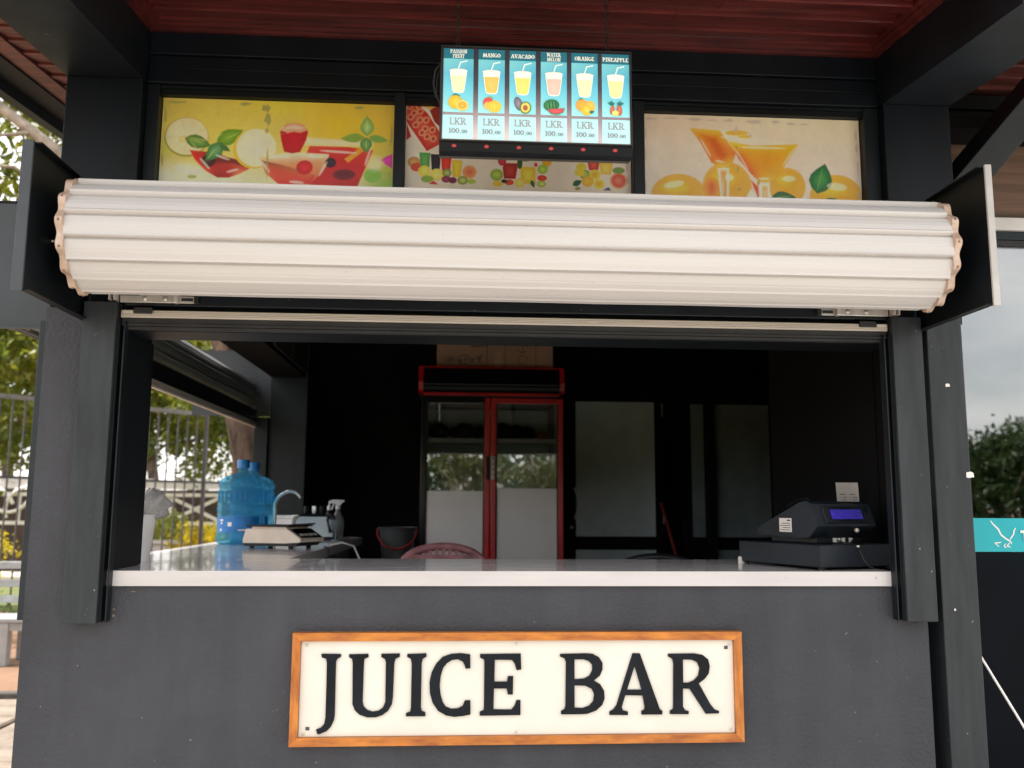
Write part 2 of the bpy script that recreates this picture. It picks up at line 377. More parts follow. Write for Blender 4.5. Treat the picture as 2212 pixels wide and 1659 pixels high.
            sub = C[np.ix_(iz, ix)]; C[np.ix_(iz, ix)] = sub * (1 - al) + col * al
        def blotch(k, amp):
            q = g.random((nz // k + 2, nx // k + 2)); v = np.arange(nz) / k; u = np.arange(nx) / k; iv = v.astype(int); iu = u.astype(int); fv = (v - iv)[:, None]; fu = (u - iu)[None, :]
            r = (q[iv][:, iu] * (1 - fu) + q[iv][:, iu + 1] * fu) * (1 - fv) + (q[iv + 1][:, iu] * (1 - fu) + q[iv + 1][:, iu + 1] * fu) * fv
            return 1 + amp * (r - .5)
        tex = (blotch(2, .07) * blotch(9, .05) * blotch(60, .08))[..., None]
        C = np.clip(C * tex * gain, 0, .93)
        GX, GZ = np.meshgrid(gx, gz); V = np.stack([GX, np.full(GX.shape, s.y), GZ], -1).reshape(-1, 3)
        idx = np.arange(nx * nz).reshape(nz, nx); Q = np.stack([idx[:-1, :-1], idx[1:, :-1], idx[1:, 1:], idx[:-1, 1:]], -1).reshape(-1, 4); nq = len(Q)
        me = bpy.data.meshes.new(name); me.vertices.add(len(V)); me.vertices.foreach_set('co', V.astype(np.float32).ravel()); me.loops.add(4 * nq); me.loops.foreach_set('vertex_index', Q.ravel())
        me.polygons.add(nq); me.polygons.foreach_set('loop_start', np.arange(0, 4 * nq, 4)); me.polygons.foreach_set('loop_total', np.full(nq, 4)); me.update()
        ca = me.color_attributes.new('Col', 'FLOAT_COLOR', 'POINT'); ca.data.foreach_set('color', np.concatenate([C.reshape(-1, 3), np.ones((nx * nz, 1))], 1).astype(np.float32).ravel())
        return link(name, me, m, parent)
    def build(s, name, m, parent, gain=1.0):
        me = bpy.data.meshes.new(name); me.from_pydata(s.V, [], s.F); ca = me.color_attributes.new('Col', 'FLOAT_COLOR', 'POINT')
        ca.data.foreach_set('color', np.array([(*[min(.92, v * gain) for v in lin(c[:3])], c[3]) for c in s.C], dtype=np.float32).ravel())
        me.update()
        bm = B(); bm.from_mesh(me)
        for f in bm.faces:
            f.normal_update()
            if f.normal.y > 0: f.normal_flip()
        bm.to_mesh(me); bm.free()
        return link(name, me, m, parent)

# ---- slab-serif lettering from strokes (x to the right, y up, cap height 1)
T_ = .2
def _a(cx, cy, rx, ry, a0, a1): return ('a', cx, cy, rx, ry, a0, a1)
def _sf(*xy): return [('l', x - .2, y, x + .2, y, .11) for x, y in xy]
GL = {
 'P': (.78, [('l', .2, 0, .2, 1, T_), _a(.32, .72, .3, .22, -90, 90)] + _sf((.2, .05), (.14, .95))),
 'A': (.95, [('l', .16, 0, .44, 1, .13), ('l', .5, 1, .8, 0, T_), ('l', .26, .3, .68, .3, .1)] + _sf((.15, .05), (.8, .05))),
 'S': (.7, [_a(.34, .72, .24, .2, 20, 270), _a(.34, .28, .26, .22, -160, 90)]),
 'I': (.5, [('l', .25, 0, .25, 1, T_)] + _sf((.25, .05), (.25, .95))),
 'O': (.86, [_a(.42, .5, .32, .41, 0, 360)]),
 'N': (.92, [('l', .18, 0, .18, 1, .13), ('l', .18, .95, .72, .05, T_), ('l', .74, 0, .74, 1, .13)] + _sf((.18, .05), (.74, .95), (.14, .95))),
 'F': (.74, [('l', .2, 0, .2, 1, T_), ('l', .1, .93, .66, .93, .13), ('l', .2, .5, .52, .5, .13), ('l', .63, .95, .63, .72, .09)] + _sf((.2, .05),)),
 'R': (.88, [('l', .2, 0, .2, 1, T_), _a(.34, .74, .27, .2, -90, 90), ('l', .42, .5, .72, .03, T_)] + _sf((.2, .05), (.14, .95), (.74, .05))),
 'U': (.88, [('l', .2, .3, .2, 1, T_), ('l', .68, .3, .68, 1, .14), _a(.44, .33, .24, .26, 180, 360)] + _sf((.2, .95), (.68, .95))),
 'T': (.78, [('l', .38, 0, .38, 1, T_), ('l', .04, .93, .72, .93, .13), ('l', .07, .95, .07, .7, .09), ('l', .69, .95, .69, .7, .09)] + _sf((.38, .05),)),
 'M': (1.1, [('l', .18, 0, .18, 1, .14), ('l', .22, 1, .54, .1, T_), ('l', .54, .1, .86, 1, .13), ('l', .9, 0, .9, 1, T_)] + _sf((.18, .05), (.9, .05))),
 'G': (.86, [_a(.43, .5, .32, .41, 45, 330), ('l', .5, .42, .84, .42, .11), ('l', .72, .42, .72, .1, T_)]),
 'V': (.92, [('l', .14, 1, .46, .02, T_), ('l', .46, .02, .76, 1, .13)] + _sf((.16, .95), (.76, .95))),
 'C': (.82, [_a(.43, .5, .32, .41, 45, 315), ('l', .7, .95, .7, .68, .1)]),
 'D': (.86, [('l', .2, 0, .2, 1, T_), _a(.32, .5, .36, .42, -90, 90), ('l', .1, .05, .34, .05, .11), ('l', .1, .95, .34, .95, .11)]),
 'W': (1.2, [('l', .14, 1, .36, .02, T_), ('l', .36, .02, .58, .95, .13), ('l', .58, .95, .82, .02, T_), ('l', .82, .02, 1.04, 1, .13)] + _sf((.16, .95), (1.02, .95))),
 'E': (.78, [('l', .2, 0, .2, 1, T_), ('l', .1, .93, .68, .93, .13), ('l', .2, .5, .52, .5, .12), ('l', .1, .07, .7, .07, .13), ('l', .65, .95, .65, .74, .09), ('l', .67, .05, .67, .28, .09)]),
 'L': (.74, [('l', .22, 0, .22, 1, T_), ('l', .1, .07, .68, .07, .13), ('l', .65, .05, .65, .32, .1)] + _sf((.22, .95),)),
 'K': (.92, [('l', .2, 0, .2, 1, T_), ('l', .26, .42, .72, .95, .13), ('l', .38, .56, .74, .04, T_)] + _sf((.2, .05), (.2, .95), (.76, .05), (.74, .95))),
 '1': (.56, [('l', .3, 0, .3, 1, T_), ('l', .08, .84, .3, .93, .12)] + _sf((.3, .05),)),
 '0': (.78, [_a(.38, .5, .27, .42, 0, 360)]),
 '.': (.3, [('l', .12, .08, .28, .08, .17)]),
}
def text_w(s): return sum(GL[c][0] if c in GL else .4 for c in s)
def art_text(art, s, cx, base, h, c, sx=1.0, th=1.0, outline=None, thin=1.0):
    """text centred on cx; base = baseline; y grows downwards as in the layout coordinates"""
    x = cx - text_w(s) * h * sx / 2; k0 = kmax = art.k
    for ch in s:
        if ch not in GL: x += .4 * h * sx; continue
        w, st = GL[ch]; art.k = k0
        for pas in ((outline, 1.0),) if outline is None else ((c, 1.0), (outline, thin)):
            colr, k = (c, th) if outline is None else pas
            for q in st:
                if q[0] == 'l':
                    _, a, b, d, e, t = q; t *= k; dx, dy = d - a, e - b; L = math.hypot(dx, dy) or 1; nx, ny = -dy / L * t / 2, dx / L * t / 2
                    P = [(a + nx, b + ny), (d + nx, e + ny), (d - nx, e - ny), (a - nx, b - ny)]
                    art.poly([(x + p[0] * h * sx, base - p[1] * h) for p in P], colr)
                else:
                    _, ax, ay, rx, ry, a0, a1 = q; n = 14; t = T_ * k
                    for i in range(n):
                        u, v = R(a0 + (a1 - a0) * i / n), R(a0 + (a1 - a0) * (i + 1) / n)
                        def e_(ang, s_):
                            wv = t / 2 * (.65 + .45 * abs(math.cos(ang)))
                            return (ax + (rx + s_ * wv) * math.cos(ang), ay + (ry + s_ * wv * .7) * math.sin(ang))
                        if i: art.k -= 1
                        art.poly([(x + p[0] * h * sx, base - p[1] * h) for p in (e_(u, 1), e_(v, 1), e_(v, -1), e_(u, -1))], colr)
        x += w * h * sx; kmax = max(kmax, art.k)
    art.k = kmax

# ================================================================== SETTING
def sheet(name, x0, x1, y0, y1, z, m, kind='structure'):
    bm = B(); vs = [bm.verts.new(p) for p in ((x0, y0, z), (x1, y0, z), (x1, y1, z), (x0, y1, z))]; bm.faces.new(vs)
    return tag(obj(name, bm, m), kind=kind)
sheet('ground', -600, 600, -600, 600, 0, 'dirt')
sheet('lawn', -60, 60, -60, -9, .004, 'grass')
sheet('pavement', -1.5, 14, -8.9, 6, .008, 'concrete')  # pale front apron, mostly out of view, added to bounce light up
sheet('far_lawn', -40, 1.0, 9.0, 40, .004, 'grass')
pav = sheet('path', -4.2, -1.5, -6, 3.55, .004, 'slab_grey')
slab_bm = bx(-.245, .245, -.245, .245, 0, .03)
bmesh.ops.bevel(slab_bm, geom=slab_bm.edges[:], offset=.012, segments=1, affect='EDGES')
slab_me = bpy.data.meshes.new('paving_slab'); slab_bm.to_mesh(slab_me); slab_bm.free(); slab_me.materials.append(MATS['slab'])
for i in range(5):
    for j in range(8):
        o = bpy.data.objects.new('paving_slab', slab_me); COL.objects.link(o); o.parent = pav
        o.location = (-3.95 + i * .5 + random.uniform(-.01, .01), 3.25 - j * .5 + random.uniform(-.01, .01), .006 + random.uniform(0, .012)); o.rotation_euler = (random.uniform(-.01, .01), random.uniform(-.01, .01), random.uniform(-.02, .02))
bm = B(); box(bm, -4.3, -1.45, 3.58, 3.66, 0, .07); tag(obj('kerb', bm, 'kerb', bevel=.012), kind='structure')

# ================================================================== THE KIOSK
S_ = .105                                                        # slope of the roof: it falls towards the street
def zs(y, z0=3.05): return z0 + S_ * y                          # soffit height
K = thing('juice_kiosk', 'charcoal juice kiosk with white counter, red plank soffit and dark columns', 'kiosk')
bm = B(); prism(bm, [(-1.37, 0), (1.605, 0), (1.605, 1.107), (-1.11, 1.107), (-1.11, 2.02), (-1.37, 2.02)], 'y', 0, .2)
obj('front_wall', bm, 'stucco', K, bevel=.006)
obj('column', bx(-1.368, -1.112, .2, .27, 0, 2.30), 'plate_dark', K)
obj('jamb', bx(-1.1095, -1.1055, .003, .272, 1.158, 1.947), 'plate_dark', K)
obj('column', bx(-1.366, -1.108, .003, .30, 2.023, 2.843), 'paint_upper', K, bevel=.004)  # upper columns: dark paint with the roof's shade put into the colour
obj('column', bx(1.548, 1.797, .003, .30, 2.02, 2.843), 'paint_upper', K, bevel=.004)
post = obj('post', bx(1.658, 1.787, -.004, .12, 0, 2.2), 'paint_grey', K, bevel=.004)
obj('gap_shade_filler', bx(1.607, 1.655, .16, .3, 0, 2.02), 'interior_black', K)  # black filler drawn for the shade deep in the gap
# counter: front run and the wing along the left opening
bm = B(); prism(bm, [(-1.12, -.014), (1.502, -.014), (1.502, .663), (-.66, .663), (-.62, 3.1), (-1.36, 3.1), (-1.36, .275), (-1.12, .275)], 'z', 1.109, 1.157)
obj('counter_top', bm, 'counter_white', K, bevel=.007, seg=3)
obj('counter_front', bx(-1.33, -.70, .70, 3.05, .33, 1.107), 'interior_board', K)
# room behind
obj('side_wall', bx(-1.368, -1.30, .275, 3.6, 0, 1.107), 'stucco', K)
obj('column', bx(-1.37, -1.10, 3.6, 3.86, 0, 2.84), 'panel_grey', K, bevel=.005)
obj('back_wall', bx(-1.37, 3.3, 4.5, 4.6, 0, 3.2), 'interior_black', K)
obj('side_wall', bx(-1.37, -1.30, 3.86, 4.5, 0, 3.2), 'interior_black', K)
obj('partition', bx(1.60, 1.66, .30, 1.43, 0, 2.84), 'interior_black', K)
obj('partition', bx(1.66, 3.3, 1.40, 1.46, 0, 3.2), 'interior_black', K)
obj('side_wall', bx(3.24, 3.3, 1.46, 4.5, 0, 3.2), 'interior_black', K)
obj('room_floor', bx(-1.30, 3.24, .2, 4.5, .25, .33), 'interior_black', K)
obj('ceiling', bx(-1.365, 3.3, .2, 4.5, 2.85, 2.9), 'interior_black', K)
# side beam over the left opening with boards on its inner face
obj('side_beam', bx(-1.368, -1.12, .302, 3.598, 2.302, 2.842), 'interior_black', K)
for a, b in ((.5, 1.45), (1.5, 2.28), (2.40, 2.98), (3.0, 3.58)):
    obj('panel', bx(-1.118, -1.105, a, b, 2.33, 2.80), 'interior_board', K)
# lintel and the clerestory frame
obj('lintel', bx(-1.108, 1.547, .02, .18, 1.948, 2.30), 'plate_dark', K)
lt = obj('lintel_trim', bx(-1.108, 1.505, -.028, .018, 2.025, 2.10), 'paint_dark', K, bevel=.004)
for x0, x1 in ((-1.107, -1.064), (-.238, -.200), (.627, .669), (1.492, 1.547)):
    obj('mullion', bx(x0, x1, .045, .17, 2.303, 2.843), 'paint_dark', K, bevel=.003)
for x0, x1 in ((-1.064, -.238), (-.200, .627), (.669, 1.492)):
    obj('frame_rail', bx(x0, x1, .055, .17, 2.833, 2.843), 'paint_dark', K)
    obj('frame_head', bx(x0, x1, .062, .12, 2.812, 2.832), 'plate_dark', K)
# cladding boards up to the soffit
for z0, z1, y0 in ((2.846, 2.900, .040), (2.903, 2.952, .048), (2.955, 3.05, .040)):
    obj('cladding_board', bx(-1.106, 1.546, y0, .17, z0, z1), 'paint_upper', K, bevel=.003)
# roof beams running out to the street
def slope_box(name, x0, x1, y0, y1, zb, zt, m, parent, bevel=.004):
    bm = B(); prism(bm, [(y0, zb + S_ * y0), (y1, zb + S_ * y1), (y1, zt + S_ * y1), (y0, zt + S_ * y0)], 'x', x0, x1)
    return obj(name, bm, m, parent, bevel=bevel)
slope_box('roof_beam', -1.366, -1.108, -.80, .30, 2.842, 3.12, 'paint_dark', K)
slope_box('roof_beam', 1.548, 1.797, -.80, .30, 2.842, 3.12, 'paint_dark', K)
sof = slope_box('soffit', -1.78, 3.2, -.80, 4.6, 3.125, 3.135, 'interior_black', K, 0)
slope_box('roof', -1.95, 3.4, -.88, 4.8, 3.14, 3.22, 'roof_metal', K)
slope_box('fascia', -1.90, -1.78, -.86, 4.7, 3.045, 3.138, 'plate_dark', K)
slope_box('fascia', -1.95, -1.90, -.86, 4.7, 3.00, 3.138, 'paint_dark', K)
slope_box('fascia', -1.90, 3.4, -.86, -.80, 3.00, 3.138, 'paint_dark', K)
pw = .118
for x0, x1, ylim, mm in ((-1.106, 1.546, -.72, 'red_wood'), (-1.778, -1.368, -.72, 'red_wood_lit'), (1.799, 2.7, -.72, 'red_wood_lit')):  # outer strips lighter: daylight on the soffit put into the plank colour
    y = .028 if x0 == -1.106 else 2.6
    while y > ylim:
        jit = random.uniform(-.002, .002)
        if x1 - x0 > 2:
            cut = random.choice([None, random.uniform(-.6, 1.2)])
            segs = [(x0, x1)] if cut is None else [(x0, cut - .001), (cut + .001, x1)]
        else: segs = [(x0, x1)]
        for a, b in segs:
            bm = B(); y0_, y1_ = y - pw + .003, y; j2 = .007
            prism(bm, [(y0_, 3.073 + jit - j2 + S_ * y0_), (y0_ + .006, 3.073 + jit - j2 - .003 + S_ * y0_), (y1_, 3.075 + jit + S_ * y1_), (y1_, 3.10 + S_ * y1_), (y0_, 3.10 + S_ * y0_)], 'x', a, b)
            p = obj('plank', bm, mm, None); p.parent = sof
        y -= pw
# red cornice strips round the soffit bay, in three steps
for k, (d, h) in enumerate(((.05, .012), (.036, .014), (.02, .016))):
    z = 3.068 - k * .013
    slope_box('cornice', -1.105 + .0, 1.545, .036 - d, .036, z - .012, z, 'red_wood', K, .002)
    slope_box('cornice', 1.546 - d, 1.5455, -.79, .036 - d - .001, z - .012, z, 'red_wood', K, .002)
    slope_box('cornice', -1.1055, -1.106 + d, -.79, .036 - d - .001, z - .012, z, 'red_wood', K, .002)
slope_box('edge_board', -1.79, -1.70, -.79, 2.6, 3.055, 3.073, 'red_wood_lit', K, .003)
# diagonal strut on the right, from the column out to the eaves
bm = B(); beam(bm, (1.715, .31, 2.33), (2.30, -.07, 3.11), .115, .115, R(40)); obj('strut', bm, 'paint_dark', K, bevel=.004)
# scraps of paper left on the posts
for (x, z, w, h, y) in ((1.722, 1.80, .016, .012, -.0065), (1.783, 1.487, .028, .022, -.0065), (1.70, 1.03, .006, .008, -.0065)):
    bm = B(); prism(bm, [(x - w / 2, z - h * .4), (x - w * .2, z - h / 2), (x + w / 2, z - h * .35), (x + w * .42, z + h * .3), (x + w * .1, z + h / 2), (x - w * .45, z + h * .38)], 'y', y, y + .002)
    obj('paper_scrap', bm, 'paper', K)

for (x, z, w, h) in ((-1.088, 1.035, .014, .008), (-1.088, 1.015, .012, .012), (-1.03, 1.09, .02, .004), (-.56, .72, .006, .003), (1.42, .86, .005, .004), (-.98, .70, .004, .006), (-1.19, .86, .006, .005)):
    bm = B(); prism(bm, [(x + w * .5 * math.cos(2 * PI * i / 7) * random.uniform(.6, 1), z + h * .5 * math.sin(2 * PI * i / 7) * random.uniform(.6, 1)) for i in range(7)], 'y', -.0025, .001); obj('paint_chip', bm, 'slab', K)

# ================================================================== ROLLER SHUTTER (front)
def wave(t):
    # one slat, bottom to top: dark underside lip, bead, flat face with a crease, tucked-in top edge
    K = ((0, -.55), (.07, .80), (.12, 1.0), (.19, .72), (.46, .58), (.50, .44), (.54, .50), (.90, .0), (.96, -.40), (1, -.55))
    for (a, p), (b, q) in zip(K, K[1:]):
        if t <= b: return p + (q - p) * (t - a) / (b - a)
    return -.55
SPIRAL = R(66)
def roll_profile(r0, amp, nslat, n=15, phase=0.0):
    P = []
    for i in range(nslat):
        for j in range(n):
            t = j / n; a = 2 * PI * (i + t) / nslat + phase
            # broad convex face, then a narrow rolled groove
            f = wave(t)
            P.append((a, r0 + amp * f - .010 * ((SPIRAL - a) % (2 * PI)) / (2 * PI)))
    return P
def make_roll(name, x0, x1, m, parent, axis, c, r0=.166, amp=.012, phase=0.0, slats=15):
    prof = roll_profile(r0, amp, slats, 33, phase); bm = B(); N = 10; rings = []
    for k in range(N + 1):
        x = x0 + (x1 - x0) * k / N; ring = []
        for a, r in prof:
            sag = .0006 * math.sin(3 * k + a * 2)
            q = (c[0] - (r + sag) * math.cos(a), c[1] + (r + sag) * math.sin(a))
            ring.append(bm.verts.new((x, q[0], q[1]) if axis == 'x' else (q[0], x, q[1])))
        rings.append(ring)
    n = len(prof)
    for a, b in zip(rings, rings[1:]):
        for i in range(n): bm.faces.new((a[i], a[(i + 1) % n], b[(i + 1) % n], b[i]))
    bm.faces.new(rings[0]); bm.faces.new(rings[-1][::-1])
    return obj(name, bm, m, parent, smooth=R(28))
def make_end_strip(name, x0, x1, parent, axis, c, r0=.166, amp=.010, phase=0.0, slats=15, extra=.006):
    prof = [(a, r0 + amp * (.35 + .85 * math.sin((a - phase) * slats - 2.6)) - .010 * ((SPIRAL - a) % (2 * PI)) / (2 * PI)) for a in [2 * PI * i / (slats * 10) for i in range(slats * 10)]]; bm = B(); n = len(prof); rings = []
    for x, dr in ((x0, -.01), (x0, extra), (x1, extra), (x1, -.01)):
        ring = []
        for a, r in prof:
            q = (c[0] - (r + dr) * math.cos(a), c[1] + (r + dr) * math.sin(a)); ring.append(bm.verts.new((x, q[0], q[1]) if axis == 'x' else (q[0], x, q[1])))
        rings.append(ring)
    for a, b in zip(rings, rings[1:]):
        for i in range(n): bm.faces.new((a[i], a[(i + 1) % n], b[(i + 1) % n], b[i]))
    return obj(name, bm, 'strip_bronze' if axis == 'x' else 'shutter_inside', parent, smooth=R(50))
SH = thing('roller_shutter', 'wide white corrugated roller shutter rolled up above the counter', 'shutter', (0, 0, 1.0))
RC = (-.25, 2.19)
make_roll('shutter_roll', -1.150, 1.530, 'shutter_white', SH, 'x', RC, r0=.169, phase=.13)
for a, b in ((-1.171, -1.150), (1.530, 1.551)):
    es = make_end_strip('end_strip', a, b, SH, 'x', RC, r0=.169, phase=.13)
    xm = (a + b) / 2
    for i in range(15):
        ang = 2 * PI * (i + .66) / 15 + .13; r = .169 + .0112 + .0052 - .010 * ((SPIRAL - ang) % (2 * PI)) / (2 * PI)
        c = (xm, RC[0] - r * math.cos(ang), RC[1] + r * math.sin(ang))
        obj('rivet', ball(B(), c, .0046, 1, (1.0, .7, 1.2)), 'rivet_brown', es)
bm = B(); tube(bm, [(-1.22, RC[0], RC[1]), (1.60, RC[0], RC[1])], .03, 14); obj('axle', bm, 'plate_dark', SH)
def end_plate(x, sgn, z0, z1, front, y0=-.45, y1=-.002, fw=.028):
    """plate across the end of the roll with folded rims"""
    p = obj('end_plate', bx(x, x + .004 * sgn, y0, y1, z0, z1), 'plate_dark', SH)
    xi = (x - .022 * sgn)
    lo, hi = min(x, x + fw * sgn), max(x, x + fw * sgn)
    obj('plate_rim', bx(lo - .002, hi + .002, y0 - .010, y0 - .001, z0 - .004, z1 + .004), front, p, bevel=.002)
    l2, h2 = min(xi, x - .001 * sgn), max(xi, x - .001 * sgn)
    obj('plate_rim', bx(l2, h2, y0, y1, z0, z0 + .004), 'plate_dark', p)
    obj('plate_rim', bx(l2, h2, y0, y1, z1 - .004, z1), 'plate_dark', p)
    return p
end_plate(-1.236, -1, 1.970, 2.412, 'plate_blue')
end_plate(1.625, 1, 1.985, 2.425, 'flange_white', fw=.017)
bm = B(); tube(bm, [(-1.234, -.30, 2.16), (-1.205, -.30, 2.16), (-1.205, -.30, 2.11), (-1.19, -.27, 2.10)], .004, 6); obj('axle_bracket', bm, 'aluminium', SH)
for x0, x1, inner in ((-1.226, -1.120, 1), (1.504, 1.609, -1)):
    g = obj('guide_rail', bx(x0, x1, -.062, -.003, .997, 2.03), 'paint_grey', SH, bevel=.0025)
    xs = x1 if inner > 0 else x0
    obj('guide_lip', bx(min(xs, xs + .008 * inner) + (.001 if inner > 0 else 0), max(xs, xs + .008 * inner) - (.001 if inner < 0 else 0), -.045, -.003, 1.0, 1.97), 'plate_dark', g)
    a, b = sorted((xs + .022 * inner, xs + .027 * inner))
    obj('guide_lip', bx(a, b, -.05, -.016, 1.0, 1.97), 'aluminium' if False else 'paint_dark', g, bevel=.001)
    a, b = sorted((xs + .009 * inner, xs + .022 * inner))
    obj('guide_channel', bx(a, b, -.012, -.004, 1.0, 1.97), 'rubber', g)
# bottom bar, ribbed, with its rubber seal
bm = B(); box(bm, -1.115, 1.500, -.034, -.004, 1.9835, 2.008)
for k in range(4): box(bm, -1.114, 1.499, -.0375, -.0335, 1.9850 + k * .0058, 1.9885 + k * .0058)
bar = obj('bottom_bar', bm, 'aluminium', SH)
bm = B(); box(bm, -1.112, 1.498, -.030, -.005, 1.964, 1.9825); box(bm, -1.110, 1.496, -.036, -.006, 1.956, 1.9625); box(bm, -1.105, 1.49, -.026, -.006, 1.945, 1.9545)
obj('rubber_seal', bm, 'rubber', bar)
for s, xo in ((1, -1.126), (-1, 1.511)):
    a, b = sorted((xo + .055 * s, xo + .115 * s)); obj('stop_block', bx(a, b, -.048, -.0385, 1.995, 2.016), 'rubber', bar, bevel=.003)
    a, b = sorted((xo + .02 * s, xo + .053 * s)); obj('stop_clip', bx(a, b, -.045, -.0385, 1.996, 2.006), 'aluminium', bar, bevel=.001)
    # sliding latch above the bar
    zc = 2.046 if s > 0 else 2.048
    a, b = sorted((xo + .005 * s, xo + .26 * s)); la = obj('latch', bx(a, b, -.036, -.030, zc - .012, zc + .012), 'steel', SH, bevel=.0015)
    a, b = sorted((xo + .07 * s, xo + .19 * s)); obj('latch_bolt', bx(a, b, -.044, -.0365, zc - .0135, zc + .0135), 'steel', la, bevel=.002)
    for q in (.088, .155):
        bm = B(); ball(bm, (xo + q * s, -.045, zc), .0085, 2, (1, .6, 1)); obj('rivet', bm, 'steel', la, smooth=R(60))
    a, b = sorted((xo + .185 * s, xo + .20 * s)); obj('latch_knob', bx(a, b, -.062, -.0365, zc - .016, zc + .02), 'steel', la, bevel=.002)
    a, b = sorted((xo + .205 * s, xo + .243 * s)); obj('latch_slot', bx(a, b, -.0375, -.0362, zc - .005, zc + .005), 'rubber', la)
    a, b = sorted((xo + .248 * s, xo + .262 * s)); obj('latch_end', bx(a, b, -.044, -.0362, zc - .013, zc + .013), 'chain_dark', la, bevel=.001)
    a, b = sorted((xo - .02 * s, xo + .0 * s)); bm = B(); box(bm, a, a + .004, -.07, -.03, 2.035, 2.065); box(bm, b - .004, b, -.07, -.03, 2.035, 2.065); obj('pin_bracket', bm, 'aluminium', SH)

# ================================================================== SIDE SHUTTER (left opening)
SS = thing('roller_shutter', 'side roller shutter seen from inside above the blue water bottles', 'shutter', (-1.6, .4, 1.0))
SCn = (-1.605, 2.155)
make_roll('shutter_roll', .32, 3.55, 'shutter_inside', SS, 'y', SCn, r0=.146, phase=.05)
for a, b in ((.302, .318), (3.552, 3.566)): make_end_strip('end_strip', a, b, SS, 'y', SCn, r0=.146, phase=.05)
obj('end_plate', bx(-1.93, -1.372, .285, .291, 2.005, 2.470), 'plate_blue', SS)
obj('plate_rim', bx(-1.93, -1.372, .282, .31, 2.472, 2.480), 'plate_dark', SS)
obj('plate_rim', bx(-1.93, -1.372, .265, .2835, 1.998, 2.004), 'plate_blue', SS)
obj('end_plate', bx(-1.93, -1.371, 3.60, 3.606, 2.012, 2.495), 'plate_blue', SS)
bm = B(); box(bm, -1.475, -1.455, .30, 3.58, 1.925, 1.965); box(bm, -1.455, -1.451, .30, 3.58, 1.930, 1.942); box(bm, -1.455, -1.451, .30, 3.58, 1.948, 1.960)
bar = obj('bottom_bar', bm, 'aluminium', SS)
obj('shutter_slat', bx(-1.472, -1.458, .30, 3.58, 1.967, 2.05), 'plate_dark', SS)
obj('guide_rail', bx(-1.450, -1.372, .13, .23, .985, 2.0), 'side_rail', SS, bevel=.003)
obj('guide_rail', bx(-1.47, -1.372, 3.56, 3.64, .99, 2.0), 'panel_grey', SS, bevel=.003)

# ================================================================== SIGN "JUICE BAR"
SG = thing('shop_sign', 'cream JUICE BAR sign in an orange wooden frame on the charcoal wall', 'sign', (.2185, -.004, .788))
x0, x1, z0, z1 = -.5135, .9505, .614, .963; w = .026
bd = obj('board', bx(x0 + w + .001, x1 - w - .001, -.018, -.003, z0 + w + .001, z1 - w - .001), 'sign_cream', SG)
for nm, pts, m in (('frame_piece', [(x0, z1), (x1, z1), (x1 - w, z1 - w), (x0 + w, z1 - w)], 'sign_wood'), ('frame_piece', [(x0, z0), (x0 + w, z0 + w), (x1 - w, z0 + w), (x1, z0)], 'sign_wood'),
                   ('frame_piece', [(x0, z0), (x0, z1), (x0 + w, z1 - w), (x0 + w, z0 + w)], 'sign_wood_v'), ('frame_piece', [(x1, z0), (x1 - w, z0 + w), (x1 - w, z1 - w), (x1, z1)], 'sign_wood_v')):
    bm = B(); prism(bm, pts, 'y', -.033, -.002); obj(nm, bm, m, SG, bevel=.003)
